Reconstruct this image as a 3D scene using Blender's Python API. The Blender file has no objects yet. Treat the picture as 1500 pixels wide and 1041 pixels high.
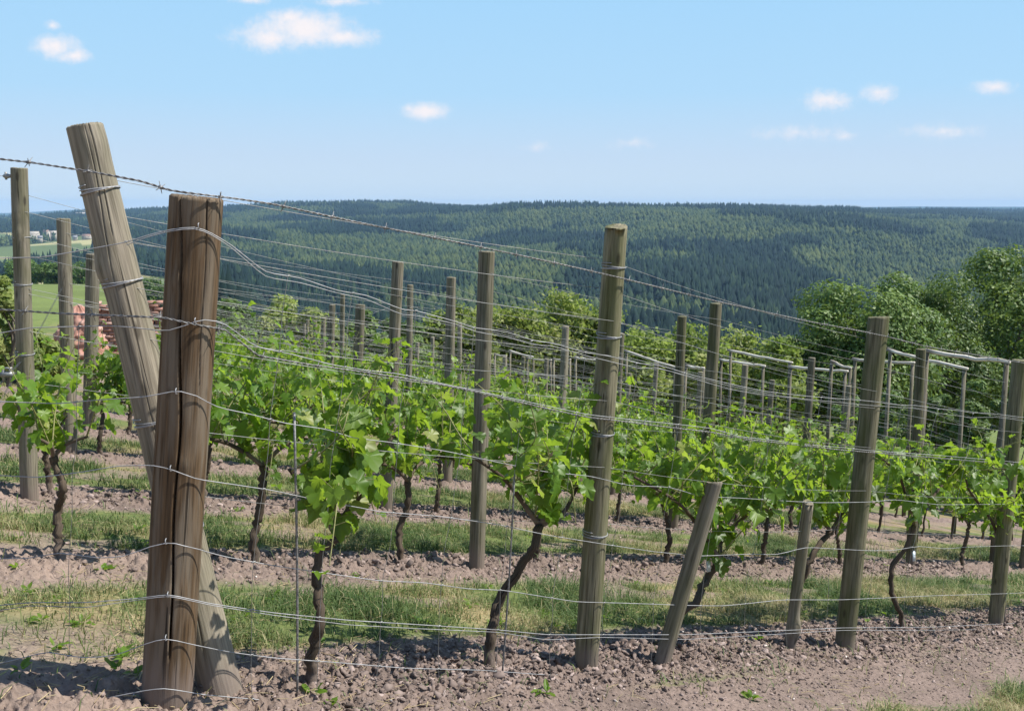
import bpy, math, random
import numpy as np
from mathutils import Vector

sc = bpy.context.scene
COL = sc.collection
R = math.radians
rng = np.random.default_rng(7)

# ------------------------------------------------------------------ camera model
W0, H0, F0, HZ = 1500.0, 1041.0, 1450.0, 305.0
CX, CY = W0 / 2, H0 / 2
TH = math.atan((CY - HZ) / F0)                       # pitch below the horizontal
CT, ST = math.cos(TH), math.sin(TH)

def ray(px, py):
    dx, dy = (px - CX) / F0, (CY - py) / F0
    return np.array([dx, CT + dy * ST, dy * CT - ST])

def at_depth(px, py, Y):
    d = ray(px, py)
    return d * (Y / d[1])

# hillside plane and the rows of vines
PA, PB, PC = -0.1753, -0.1733, -1.175
ANG = R(40.5)
U = np.array([math.cos(ANG), math.sin(ANG)])         # downhill along the rows
N = np.array([-math.sin(ANG), math.cos(ANG)])        # away from the fence, row after row
ROW0, ROWS = 2.867, 1.6526
NROWS = 12
UEND = 15.8
USTART = [1.35, 1.75, 1.45, 2.3, 2.9, 4.2, 5.0, 5.8, 6.6, 7.4, 8.2, 9.0]

def row_n(i):
    return ROW0 + ROWS * i

# ------------------------------------------------------------------ noise (numpy)
def _hash(ix, iy, seed):
    h = (ix.astype(np.int64) * 374761393 + iy.astype(np.int64) * 668265263 + seed * 974634541) & 0xFFFFFFFF
    h = ((h ^ (h >> 13)) * 1274126177) & 0xFFFFFFFF
    h = h ^ (h >> 16)
    return (h & 0xFFFF) / 65535.0

def vnoise(x, y, seed=0):
    x = np.asarray(x, float); y = np.asarray(y, float)
    x0 = np.floor(x); y0 = np.floor(y)
    fx, fy = x - x0, y - y0
    fx = fx * fx * (3 - 2 * fx); fy = fy * fy * (3 - 2 * fy)
    x0 = x0.astype(np.int64); y0 = y0.astype(np.int64)
    a = _hash(x0, y0, seed); b = _hash(x0 + 1, y0, seed)
    c = _hash(x0, y0 + 1, seed); d = _hash(x0 + 1, y0 + 1, seed)
    return (a + (b - a) * fx) * (1 - fy) + (c + (d - c) * fx) * fy

def fbm(x, y, oct=4, seed=0, gain=0.5):
    s, amp, tot = 0, 1.0, 0.0
    for k in range(oct):
        s = s + amp * vnoise(x * 2 ** k + 17.3 * k, y * 2 ** k - 9.1 * k, seed + k)
        tot += amp; amp *= gain
    return s / tot

def sstep(a, b, x):
    t = np.clip((x - a) / (b - a), 0, 1)
    return t * t * (3 - 2 * t)

# ------------------------------------------------------------------ terrain
def zy(Y, y):
    return -(y - HZ) / F0 * Y
# columns of the far ground: picture column -> [(forward distance, height)]
PROF = {
    0:    [(30, -5.0), (60, -6.5), (150, -12.3), (240, -17.8), (420, -38), (900, -68), (1400, zy(1400, 370)), (1900, zy(1900, 352)), (2600, zy(2600, 338)), (4200, zy(4200, 323)), (5200, zy(5200, 325)), (13000, zy(13000, 311))],
    150:  [(30, -5.2), (60, -6.6), (150, -12.3), (240, -17.8), (420, -38), (900, -66), (1400, zy(1400, 372)), (1900, zy(1900, 350)), (2600, zy(2600, 336)), (4000, zy(4000, 315)), (5200, zy(5200, 318)), (13000, zy(13000, 306))],
    300:  [(30, -6.0), (60, -8.5), (150, -17), (240, -28), (420, -52), (900, -80), (1400, zy(1400, 385)), (1900, zy(1900, 356)), (2600, zy(2600, 331)), (3600, zy(3600, 311)), (5200, zy(5200, 316)), (13000, zy(13000, 306))],
    450:  [(30, -6.6), (60, -11.5), (150, -28), (240, -46), (420, -78), (900, -103), (1400, zy(1400, 404)), (1900, zy(1900, 362)), (2600, zy(2600, 330)), (3300, zy(3300, 303.5)), (5200, zy(5200, 314)), (13000, zy(13000, 306))],
    540:  [(30, -6.8), (60, -12.2), (150, -31), (240, -50), (420, -84), (900, -108), (1400, zy(1400, 402)), (1900, zy(1900, 358)), (2600, zy(2600, 327)), (3300, zy(3300, 302.5)), (5200, zy(5200, 314)), (13000, zy(13000, 306))],
    690:  [(30, -6.9), (60, -12.6), (150, -32), (240, -52), (420, -86), (900, -110), (1400, zy(1400, 400)), (1900, zy(1900, 350)), (2500, zy(2500, 319)), (3300, zy(3300, 311)), (5200, zy(5200, 312)), (13000, zy(13000, 306))],
    760:  [(30, -6.9), (60, -12.6), (150, -32), (240, -52), (420, -86), (900, -110), (1400, zy(1400, 398)), (1900, zy(1900, 346)), (2500, zy(2500, 310)), (3300, zy(3300, 316)), (5200, zy(5200, 313)), (13000, zy(13000, 306))],
    900:  [(30, -6.9), (60, -12.6), (150, -32), (240, -52), (420, -86), (900, -112), (1400, zy(1400, 400)), (1900, zy(1900, 344)), (2500, zy(2500, 309)), (3300, zy(3300, 316)), (5200, zy(5200, 313)), (13000, zy(13000, 306))],
    1050: [(30, -7.2), (60, -13.0), (150, -32), (240, -52), (420, -86), (900, -112), (1400, zy(1400, 402)), (1900, zy(1900, 346)), (2600, zy(2600, 311)), (3300, zy(3300, 316)), (5200, zy(5200, 313)), (13000, zy(13000, 305))],
    1200: [(30, -7.6), (60, -13.4), (150, -32), (240, -52), (420, -86), (900, -112), (1400, zy(1400, 408)), (1900, zy(1900, 350)), (2600, zy(2600, 315)), (3600, zy(3600, 316)), (5200, zy(5200, 312)), (13000, zy(13000, 303.5))],
    1350: [(30, -8.0), (60, -14.0), (150, -33), (240, -53), (420, -88), (900, -114), (1400, zy(1400, 415)), (1900, zy(1900, 360)), (2600, zy(2600, 326)), (3600, zy(3600, 315)), (5200, zy(5200, 312)), (13000, zy(13000, 302.5))],
    1500: [(30, -8.5), (60, -14.6), (150, -34), (240, -54), (420, -90), (900, -116), (1400, zy(1400, 420)), (1900, zy(1900, 366)), (2600, zy(2600, 334)), (3800, zy(3800, 319)), (5200, zy(5200, 313)), (13000, zy(13000, 302.5))],
}
LR = np.linspace(math.log(20), math.log(13500), 140)
_cols = sorted(PROF)
_tab = []
for c_ in _cols:
    p_ = np.array(PROF[c_])
    z_ = np.interp(LR, np.log(p_[:, 0]), p_[:, 1])
    k_ = np.array([1, 3, 5, 3, 1]) / 13.0
    zz_ = np.convolve(np.pad(z_, 2, mode='edge'), k_, mode='valid')
    _tab.append(zz_)
_tab = np.array(_tab)
_cols = np.array(_cols, float)

def far_z(X, Y):
    r = np.hypot(X, Y)
    az = np.clip(np.arctan2(X, Y), R(-40), R(40))
    px = np.clip(CX + F0 * np.tan(az), _cols[0], _cols[-1])
    Ye = np.maximum(r * np.cos(az), 20.5)
    ci = np.clip(np.searchsorted(_cols, px, side='right') - 1, 0, len(_cols) - 2)
    t = (px - _cols[ci]) / (_cols[ci + 1] - _cols[ci])
    t = t * t * (3 - 2 * t)
    li = (np.log(np.minimum(Ye, 13400)) - LR[0]) / (LR[1] - LR[0])
    i0 = np.clip(li.astype(int), 0, len(LR) - 2)
    f = np.clip(li - i0, 0, 1)
    za = _tab[ci, i0] * (1 - f) + _tab[ci, i0 + 1] * f
    zb = _tab[ci + 1, i0] * (1 - f) + _tab[ci + 1, i0 + 1] * f
    z = za * (1 - t) + zb * t
    amp = sstep(500, 1100, Ye) * (1 - sstep(2100, 2500, Ye)) * 26 + sstep(2600, 3600, Ye) * 6
    z = z + amp * (fbm(X / 520.0, Y / 620.0, 3, 31) - 0.5) * 2
    return z

def plane_z(X, Y):
    return PC + PA * X + PB * Y

def micro(X, Y):
    """row ridges and clods close to the camera; returns height and soil share (1 = bare soil, 0 = turf)"""
    u = X * U[0] + Y * U[1]
    n = X * N[0] + Y * N[1]
    s = soil_share(u, n)
    k = np.round((n - ROW0 - 0.02) / ROWS)
    d = n - (ROW0 + 0.02 + k * ROWS)
    rid = np.exp(-(d / 0.33) ** 2) * (n > 2.2)
    tilled = s * rid
    h = 0.03 * rid - 0.03
    h = h + tilled * (0.070 * (fbm(u * 9, n * 9, 3, 5) - 0.5) + 0.12 * (np.abs(fbm(u * 20, n * 20, 3, 9, 0.7) - 0.5) - 0.1))
    h = h + (1 - tilled) * 0.012 * (fbm(u * 6, n * 6, 3, 12) - 0.5)
    h = h + s * 0.012 * (fbm(u * 55, n * 55, 2, 15) - 0.5)
    return h, s

def soil_share(u, n):
    k = np.maximum(np.round((n - ROW0 - 0.02) / ROWS), 0)
    d = np.abs(n - (ROW0 + 0.02 + k * ROWS))
    wob = (fbm(u * 1.3 + 4, n * 1.3, 3, 21) - 0.5)
    wid = 0.37 + 0.26 * wob
    strip = 1 - sstep(wid - 0.07, wid + 0.10, d)
    # headland at the uphill end and along the outside of the fence: trodden earth with tufts
    tuft = sstep(0.53, 0.61, fbm(u * 1.9 + 11, n * 1.9 + 3, 3, 44))
    head = (1 - sstep(0.5, 1.5, u + 1.1 * (fbm(u * 1.1, n * 1.1, 2, 47) - 0.5))) * (1 - sstep(3.5, 4.0, n + 0.5 * wob))
    out = 1 - sstep(1.86, 2.06, n + 0.6 * wob)
    outgrass = sstep(2.2, 3.6, u + 1.2 * (fbm(u * 2.0, n * 2.0, 2, 55) - 0.5))
    s = np.maximum(strip, head * (1 - 0.85 * tuft))
    s = np.where(n < 2.55, (1 - out) + out * (1 - outgrass * 0.95) * (1 - 0.5 * tuft), s)
    bare = sstep(0.60, 0.68, fbm(u * 1.4, n * 3.1, 3, 61))
    return np.clip(np.maximum(s, 0.75 * bare), 0, 1)

def base_z(X, Y):
    r = np.hypot(X, Y)
    w = sstep(24, 60, r)
    return plane_z(X, Y) * (1 - w) + far_z(X, Y) * w

def ground_z(x, y):
    X, Y = np.array([float(x)]), np.array([float(y)])
    z = base_z(X, Y)
    if math.hypot(x, y) < 40:
        z = z + micro(X, Y)[0]
    return float(z[0])

def ground_hit(px, py):
    d = ray(px, py)
    t = PC / (d[2] - PA * d[0] - PB * d[1])
    return d * t

def un(u, n):
    return U * u + N * n

def on_row(px, n, y_guess=700):
    """the point of a row line (n constant) that lies in picture column px at ground level"""
    y = y_guess
    for _ in range(12):
        d = ray(px, y)
        t = n / (d[0] * N[0] + d[1] * N[1])
        P = d * t
        z = plane_z(P[0], P[1])
        # picture row of that ground point
        v = np.array([P[0], P[1], z])
        fw = v[1] * CT - v[2] * ST
        up = v[1] * ST + v[2] * CT
        y = CY - F0 * up / fw
    return np.array([P[0], P[1], z]), y

# ------------------------------------------------------------------ mesh helpers
def np_mesh(name, V, F, attrs=None, smooth=True, colattr=None):
    """V (n,3); F (m,k) one array or a list of arrays (tris / quads)"""
    me = bpy.data.meshes.new(name)
    V = np.asarray(V, np.float32)
    if not isinstance(F, list):
        F = [F]
    F = [np.asarray(f, np.int32) for f in F if len(f)]
    me.vertices.add(len(V)); me.vertices.foreach_set('co', V.ravel())
    nl = sum(f.size for f in F); npoly = sum(len(f) for f in F)
    me.loops.add(nl); me.polygons.add(npoly)
    me.loops.foreach_set('vertex_index', np.concatenate([f.ravel() for f in F]))
    tot = np.concatenate([np.full(len(f), f.shape[1], np.int32) for f in F])
    start = np.concatenate([[0], np.cumsum(tot)[:-1]]).astype(np.int32)
    me.polygons.foreach_set('loop_start', start)
    me.polygons.foreach_set('loop_total', tot)
    if smooth:
        me.polygons.foreach_set('use_smooth', np.ones(npoly, bool))
    for k, a in (attrs or {}).items():
        a = np.asarray(a, np.float32)
        if a.ndim == 1:
            at = me.attributes.new(k, 'FLOAT', 'POINT'); at.data.foreach_set('value', a)
        elif a.shape[1] == 3:
            at = me.attributes.new(k, 'FLOAT_VECTOR', 'POINT'); at.data.foreach_set('vector', a.ravel())
        else:
            at = me.attributes.new(k, 'FLOAT_COLOR', 'POINT'); at.data.foreach_set('color', a.ravel())
    me.update(calc_edges=True)
    return me

def obj(name, me, mat=None, parent=None, loc=None):
    o = bpy.data.objects.new(name, me)
    COL.objects.link(o)
    if mat and not me.materials:
        me.materials.append(mat)
    if parent:
        o.parent = parent
    if loc is not None:
        o.location = loc
    return o

def empty(name, loc=(0, 0, 0), rz=0.0):
    o = bpy.data.objects.new(name, None)
    o.empty_display_size = 0.1
    COL.objects.link(o)
    o.location = loc; o.rotation_euler = (0, 0, rz)
    return o

def tag(o, label, cat, group=None):
    o['label'] = label; o['category'] = cat
    if group:
        o['group'] = group
    return o

def kind(o, k, label=None):
    o['kind'] = k
    if label:
        o['label'] = label
    return o

class MB:
    """collects tubes and boxes into one mesh"""
    def __init__(s):
        s.V = []; s.F = []; s.n = 0; s.A = {}
    def add(s, V, F, **attrs):
        s.V.append(np.asarray(V, float)); s.F.append([np.asarray(f, int) + s.n for f in F]); s.n += len(V)
        for k, a in attrs.items():
            s.A.setdefault(k, []).append(a)
    def tube(s, P, rad, seg=6, cap=True, jitter=0.0, twist=0.0, rs=None):
        P = np.asarray(P, float); m = len(P)
        rad = np.broadcast_to(np.asarray(rad, float), (m,))
        T = np.gradient(P, axis=0); T /= np.linalg.norm(T, axis=1)[:, None] + 1e-12
        ref = np.array([0, 0, 1.0]) if abs(T[0][2]) < 0.9 else np.array([1.0, 0, 0])
        V = []
        a0 = np.arange(seg) * 2 * math.pi / seg
        X = None
        L = 0
        uv = []
        for i in range(m):
            if X is None:
                X = np.cross(T[i], ref)
            X = X - T[i] * (X @ T[i]); X /= np.linalg.norm(X) + 1e-12
            Y = np.cross(T[i], X)
            if i:
                L += np.linalg.norm(P[i] - P[i - 1])
            r = np.full(seg, rad[i])
            if jitter:
                r = r * (1 + jitter * (rs.random(seg) - 0.5) * 2)
            a = a0 + twist * L
            V.append(P[i] + (np.cos(a) * r)[:, None] * X + (np.sin(a) * r)[:, None] * Y)
            uv.append(np.c_[np.cos(a0) * rad[0], np.sin(a0) * rad[0], np.full(seg, L)])
        V = np.concatenate(V); uv = np.concatenate(uv)
        i = np.arange(m - 1)[:, None] * seg; j = np.arange(seg)[None]
        jn = (j + 1) % seg
        Q = np.stack([i + j, i + jn, i + seg + jn, i + seg + j], -1).reshape(-1, 4)
        Fs = [Q]
        if cap:
            Vc = np.array([P[0], P[-1]]); V = np.concatenate([V, Vc]); k = m * seg
            uv = np.concatenate([uv, [[0, 0, 0], [0, 0, L]]])
            jj = np.arange(seg); jj2 = (jj + 1) % seg
            Fs.append(np.stack([np.full(seg, k), jj2, jj], -1))
            b = (m - 1) * seg
            Fs.append(np.stack([np.full(seg, k + 1), b + jj, b + jj2], -1))
        s.add(V, Fs, wood=uv)
    def box(s, c, size, rz=0.0, M=None):
        v = np.array([[x, y, z] for x in (-.5, .5) for y in (-.5, .5) for z in (-.5, .5)]) * np.asarray(size, float)
        if M is not None:
            v = v @ M.T
        ca, sa = math.cos(rz), math.sin(rz)
        v = np.c_[v[:, 0] * ca - v[:, 1] * sa, v[:, 0] * sa + v[:, 1] * ca, v[:, 2]] + np.asarray(c, float)
        q = np.array([[0, 1, 3, 2], [4, 6, 7, 5], [0, 4, 5, 1], [2, 3, 7, 6], [0, 2, 6, 4], [1, 5, 7, 3]])
        s.add(v, [q], wood=v.copy())
    def mesh(s, name, smooth=True):
        tris = [f for fs in s.F for f in fs if f.shape[1] == 3]
        quads = [f for fs in s.F for f in fs if f.shape[1] == 4]
        F = []
        if tris: F.append(np.concatenate(tris))
        if quads: F.append(np.concatenate(quads))
        attrs = {}
        for k, a in s.A.items():
            a = np.concatenate(a)
            if len(a) == s.n:
                attrs[k] = a
        return np_mesh(name, np.concatenate(s.V), F, attrs, smooth)

# ------------------------------------------------------------------ materials
def new_mat(name):
    m = bpy.data.materials.new(name); m.use_nodes = True
    nt = m.node_tree
    for n_ in list(nt.nodes):
        nt.nodes.remove(n_)
    out = nt.nodes.new('ShaderNodeOutputMaterial')
    return m, nt, out

def nd(nt, t, **kw):
    n_ = nt.nodes.new(t)
    for k, v in kw.items():
        if k.startswith('i_'):
            key = k[2:]
            key = int(key) if key.isdigit() else key.replace('_', ' ')
            n_.inputs[key].default_value = v
        else:
            setattr(n_, k, v)
    return n_

def ramp(nt, stops, interp='LINEAR'):
    r = nt.nodes.new('ShaderNodeValToRGB')
    r.color_ramp.interpolation = interp
    el = r.color_ramp.elements
    while len(el) < len(stops):
        el.new(0.5)
    for e, (p, c) in zip(el, stops):
        e.position = p
        e.color = (*c, 1) if len(c) == 3 else c
    return r

def mixc(nt, fac, a, b, blend='MIX'):
    m = nt.nodes.new('ShaderNodeMix'); m.data_type = 'RGBA'; m.blend_type = blend
    L = nt.links
    if hasattr(fac, 'is_linked') or hasattr(fac, 'links'): L.new(fac, m.inputs[0])
    else: m.inputs[0].default_value = fac
    for s_, v in ((6, a), (7, b)):
        if hasattr(v, 'links'): L.new(v, m.inputs[s_])
        else: m.inputs[s_].default_value = (*v, 1)
    return m.outputs[2]

def mat_wood(name, base, dark, green, rough=0.85, green_amt=0.5, streak=90.0, patch=14):
    """weathered round timber; the attribute «wood» is the position on the unbent pole"""
    m, nt, out = new_mat(name); L = nt.links
    at = nd(nt, 'ShaderNodeAttribute', attribute_name='wood')
    oi = nd(nt, 'ShaderNodeObjectInfo')
    off = nd(nt, 'ShaderNodeVectorMath', operation='SCALE'); off.inputs[0].default_value = (3.1, 7.7, 5.3)
    L.new(oi.outputs['Random'], off.inputs['Scale'])
    add = nd(nt, 'ShaderNodeVectorMath', operation='ADD'); L.new(at.outputs['Vector'], add.inputs[0]); L.new(off.outputs[0], add.inputs[1])
    mp = nd(nt, 'ShaderNodeMapping'); mp.inputs['Scale'].default_value = (streak, streak, 4.0); L.new(add.outputs[0], mp.inputs['Vector'])
    n1 = nd(nt, 'ShaderNodeTexNoise', i_Scale=1.0, i_Detail=6.0, i_Roughness=0.6); L.new(mp.outputs[0], n1.inputs['Vector'])
    mp2 = nd(nt, 'ShaderNodeMapping'); mp2.inputs['Scale'].default_value = (patch, patch, 3.2); L.new(add.outputs[0], mp2.inputs['Vector'])
    n2 = nd(nt, 'ShaderNodeTexNoise', i_Scale=1.0, i_Detail=4.0); L.new(mp2.outputs[0], n2.inputs['Vector'])
    r1 = ramp(nt, [(0.30, dark), (0.52, base), (0.75, tuple(min(1, c * 1.45) for c in base))]); L.new(n1.outputs[0], r1.inputs[0])
    r2 = ramp(nt, [(0.42, (0, 0, 0)), (0.62, (1, 1, 1))]); L.new(n2.outputs[0], r2.inputs[0])
    ga = nd(nt, 'ShaderNodeMath', operation='MULTIPLY'); ga.inputs[1].default_value = green_amt; L.new(r2.outputs[0], ga.inputs[0])
    c = mixc(nt, ga.outputs[0], r1.outputs[0], green)
    # per-post tone
    tone = nd(nt, 'ShaderNodeMapRange'); tone.inputs[3].default_value = 0.78; tone.inputs[4].default_value = 1.2; L.new(oi.outputs['Random'], tone.inputs[0])
    hs = nd(nt, 'ShaderNodeHueSaturation'); L.new(c, hs.inputs['Color']); L.new(tone.outputs[0], hs.inputs['Value'])
    # narrow drying checks along the grain
    mp3 = nd(nt, 'ShaderNodeMapping'); mp3.inputs['Scale'].default_value = (60, 60, 1.3); L.new(add.outputs[0], mp3.inputs['Vector'])
    n3 = nd(nt, 'ShaderNodeTexNoise', i_Scale=1.0, i_Detail=2.0); L.new(mp3.outputs[0], n3.inputs['Vector'])
    r3 = ramp(nt, [(0.300, (0.8, 0.8, 0.8)), (0.335, (0, 0, 0))]); L.new(n3.outputs[0], r3.inputs[0])
    c2 = mixc(nt, r3.outputs[0], hs.outputs[0], tuple(x * 0.35 for x in dark))
    sz = nd(nt, 'ShaderNodeSeparateXYZ'); L.new(at.outputs['Vector'], sz.inputs[0])
    dn = nd(nt, 'ShaderNodeMath', operation='MULTIPLY_ADD'); dn.inputs[1].default_value = -0.22; L.new(n2.outputs[0], dn.inputs[0]); L.new(sz.outputs['Z'], dn.inputs[2])
    dm = nd(nt, 'ShaderNodeMapRange', interpolation_type='SMOOTHSTEP'); dm.inputs[1].default_value = -0.08; dm.inputs[2].default_value = 0.06; dm.inputs[3].default_value = 0.75; dm.inputs[4].default_value = 0.0; L.new(dn.outputs[0], dm.inputs[0])
    c2 = mixc(nt, dm.outputs[0], c2, (0.20, 0.155, 0.13))
    # knots and dark weather spots
    mk = nd(nt, 'ShaderNodeMapping'); mk.inputs['Scale'].default_value = (13, 13, 4.5); L.new(add.outputs[0], mk.inputs['Vector'])
    vk = nd(nt, 'ShaderNodeTexVoronoi', i_Scale=1.0); L.new(mk.outputs[0], vk.inputs['Vector'])
    rk = ramp(nt, [(0.07, (0.8, 0.8, 0.8)), (0.16, (0, 0, 0))]); L.new(vk.outputs['Distance'], rk.inputs[0])
    c2 = mixc(nt, rk.outputs[0], c2, tuple(x * 0.6 for x in dark))
    b = nd(nt, 'ShaderNodeBsdfPrincipled', i_Roughness=rough); b.inputs['Specular IOR Level'].default_value = 0.25
    L.new(c2, b.inputs['Base Color'])
    sub = nd(nt, 'ShaderNodeMath', operation='SUBTRACT'); L.new(n1.outputs[0], sub.inputs[0]); L.new(r3.outputs[0], sub.inputs[1])
    bp = nd(nt, 'ShaderNodeBump', i_Strength=0.6, i_Distance=0.004); L.new(sub.outputs[0], bp.inputs['Height']); L.new(bp.outputs[0], b.inputs['Normal'])
    L.new(b.outputs[0], out.inputs[0])
    return m

def mat_leaf(name, cols, trans=0.35, rough=0.45, spec=0.4, tcol=(0.30, 0.42, 0.06)):
    m, nt, out = new_mat(name); L = nt.links
    at = nd(nt, 'ShaderNodeAttribute', attribute_name='tint')
    r = ramp(nt, cols); L.new(at.outputs['Fac'], r.inputs[0])
    oi = nd(nt, 'ShaderNodeObjectInfo')
    tone = nd(nt, 'ShaderNodeMapRange'); tone.inputs[3].default_value = 0.85; tone.inputs[4].default_value = 1.15; L.new(oi.outputs['Random'], tone.inputs[0])
    hs = nd(nt, 'ShaderNodeHueSaturation'); L.new(r.outputs[0], hs.inputs['Color']); L.new(tone.outputs[0], hs.inputs['Value'])
    b = nd(nt, 'ShaderNodeBsdfPrincipled', i_Roughness=rough); b.inputs['Specular IOR Level'].default_value = spec
    L.new(hs.outputs[0], b.inputs['Base Color'])
    t = nd(nt, 'ShaderNodeBsdfTranslucent')
    tc = mixc(nt, 0.6, hs.outputs[0], tcol); L.new(tc, t.inputs['Color'])
    mx = nd(nt, 'ShaderNodeMixShader'); mx.inputs[0].default_value = trans
    L.new(b.outputs[0], mx.inputs[1]); L.new(t.outputs[0], mx.inputs[2]); L.new(mx.outputs[0], out.inputs[0])
    return m

def mat_plain(name, col, rough=0.7, metal=0.0, noise=0.0, nscale=20.0, spec=0.4, coord='Object'):
    m, nt, out = new_mat(name); L = nt.links
    b = nd(nt, 'ShaderNodeBsdfPrincipled', i_Roughness=rough, i_Metallic=metal); b.inputs['Specular IOR Level'].default_value = spec
    if noise:
        tc = nd(nt, 'ShaderNodeTexCoord')
        n_ = nd(nt, 'ShaderNodeTexNoise', i_Scale=nscale, i_Detail=5.0); L.new(tc.outputs[coord], n_.inputs['Vector'])
        r = ramp(nt, [(0.3, tuple(c * (1 - noise) for c in col)), (0.7, tuple(min(1, c * (1 + noise)) for c in col))]); L.new(n_.outputs[0], r.inputs[0])
        L.new(r.outputs[0], b.inputs['Base Color'])
        bp = nd(nt, 'ShaderNodeBump', i_Strength=0.4, i_Distance=0.01); L.new(n_.outputs[0], bp.inputs['Height']); L.new(bp.outputs[0], b.inputs['Normal'])
    else:
        b.inputs['Base Color'].default_value = (*col, 1)
    L.new(b.outputs[0], out.inputs[0])
    return m

def mat_tint(name, cols, rough=0.9, spec=0.15, attr='tint', trans=0.0):
    m, nt, out = new_mat(name); L = nt.links
    at = nd(nt, 'ShaderNodeAttribute', attribute_name=attr)
    r = ramp(nt, cols); L.new(at.outputs['Fac'], r.inputs[0])
    b = nd(nt, 'ShaderNodeBsdfPrincipled', i_Roughness=rough); b.inputs['Specular IOR Level'].default_value = spec
    L.new(r.outputs[0], b.inputs['Base Color'])
    if trans:
        t = nd(nt, 'ShaderNodeBsdfTranslucent'); L.new(r.outputs[0], t.inputs['Color'])
        mx = nd(nt, 'ShaderNodeMixShader'); mx.inputs[0].default_value = trans
        L.new(b.outputs[0], mx.inputs[1]); L.new(t.outputs[0], mx.inputs[2]); L.new(mx.outputs[0], out.inputs[0])
    else:
        L.new(b.outputs[0], out.inputs[0])
    return m

def mat_ground():
    m, nt, out = new_mat('ground_soil_and_turf'); L = nt.links
    at = nd(nt, 'ShaderNodeAttribute', attribute_name='gcol')
    ns = nd(nt, 'ShaderNodeAttribute', attribute_name='soil')
    tc = nd(nt, 'ShaderNodeTexCoord')
    n1 = nd(nt, 'ShaderNodeTexNoise', i_Scale=38.0, i_Detail=8.0, i_Roughness=0.65); L.new(tc.outputs['Object'], n1.inputs['Vector'])
    n2 = nd(nt, 'ShaderNodeTexNoise', i_Scale=3.0, i_Detail=4.0); L.new(tc.outputs['Object'], n2.inputs['Vector'])
    v = nd(nt, 'ShaderNodeTexVoronoi', i_Scale=55.0); L.new(tc.outputs['Object'], v.inputs['Vector'])
    r1 = ramp(nt, [(0.25, (0.62,) * 3), (0.5, (1.0,) * 3), (0.78, (1.3,) * 3)]); L.new(n1.outputs[0], r1.inputs[0])
    c = mixc(nt, 1.0, at.outputs['Color'], r1.outputs[0], 'MULTIPLY')
    r2 = ramp(nt, [(0.3, (0.76, 0.75, 0.73)), (0.7, (1.18, 1.15, 1.12))]); L.new(n2.outputs[0], r2.inputs[0])
    c = mixc(nt, 1.0, c, r2.outputs[0], 'MULTIPLY')
    # pale grit lying in the earth
    r3 = ramp(nt, [(0.06, (1, 1, 1)), (0.10, (0, 0, 0))]); L.new(v.outputs['Distance'], r3.inputs[0])
    gate = nd(nt, 'ShaderNodeMath', operation='GREATER_THAN'); gate.inputs[1].default_value = 0.78
    sx = nd(nt, 'ShaderNodeSeparateColor'); L.new(v.outputs['Color'], sx.inputs[0]); L.new(sx.outputs[0], gate.inputs[0])
    g2 = nd(nt, 'ShaderNodeMath', operation='MULTIPLY'); L.new(gate.outputs[0], g2.inputs[0]); L.new(r3.outputs[0], g2.inputs[1])
    g3 = nd(nt, 'ShaderNodeMath', operation='MULTIPLY'); L.new(g2.outputs[0], g3.inputs[0]); L.new(ns.outputs['Fac'], g3.inputs[1])
    c = mixc(nt, g3.outputs[0], c, (0.55, 0.48, 0.42))
    b = nd(nt, 'ShaderNodeBsdfPrincipled', i_Roughness=0.95); b.inputs['Specular IOR Level'].default_value = 0.15
    L.new(c, b.inputs['Base Color'])
    bs = nd(nt, 'ShaderNodeMath', operation='MULTIPLY'); bs.inputs[1].default_value = 0.9; L.new(ns.outputs['Fac'], bs.inputs[0])
    bp = nd(nt, 'ShaderNodeBump', i_Distance=0.02); L.new(bs.outputs[0], bp.inputs['Strength'])
    L.new(n1.outputs[0], bp.inputs['Height']); L.new(bp.outputs[0], b.inputs['Normal'])
    L.new(b.outputs[0], out.inputs[0])
    return m

M = {}
M['wood'] = mat_wood('weathered_timber', (0.205, 0.178, 0.134), (0.070, 0.059, 0.043), (0.085, 0.088, 0.034), green_amt=0.45)
M['wood_green'] = mat_wood('algae_stained_timber', (0.170, 0.152, 0.098), (0.060, 0.054, 0.031), (0.075, 0.085, 0.026), green_amt=0.65)
M['wood_brown'] = mat_wood('brown_stained_timber', (0.090, 0.056, 0.029), (0.026, 0.017, 0.010), (0.165, 0.135, 0.100), green_amt=0.7, streak=130, patch=34)
M['wood_grey'] = mat_wood('silvered_timber', (0.245, 0.212, 0.162), (0.120, 0.100, 0.074), (0.110, 0.108, 0.060), green_amt=0.35, streak=110)
M['wood_pale'] = mat_wood('pale_barked_pole', (0.66, 0.61, 0.53), (0.40, 0.35, 0.28), (0.52, 0.47, 0.38), green_amt=0.3)
M['bark'] = mat_wood('vine_bark', (0.090, 0.066, 0.047), (0.030, 0.022, 0.017), (0.055, 0.045, 0.028), green_amt=0.4, streak=160)
M['tree_bark'] = mat_wood('tree_bark', (0.12, 0.10, 0.08), (0.05, 0.04, 0.03), (0.07, 0.08, 0.04), streak=30)
M['shoot'] = mat_plain('green_shoot', (0.20, 0.20, 0.075), 0.6, noise=0.35, nscale=40)
M['zinc'] = mat_plain('galvanised_wire', (0.34, 0.34, 0.345), 0.55, 0.3, noise=0.25, nscale=30)
M['zinc_dull'] = mat_plain('dull_trellis_wire', (0.27, 0.27, 0.26), 0.5, 0.5, noise=0.25, nscale=30)
M['rust'] = mat_plain('dull_barbed_wire', (0.21, 0.205, 0.20), 0.6, 0.5, noise=0.4, nscale=60)
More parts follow.
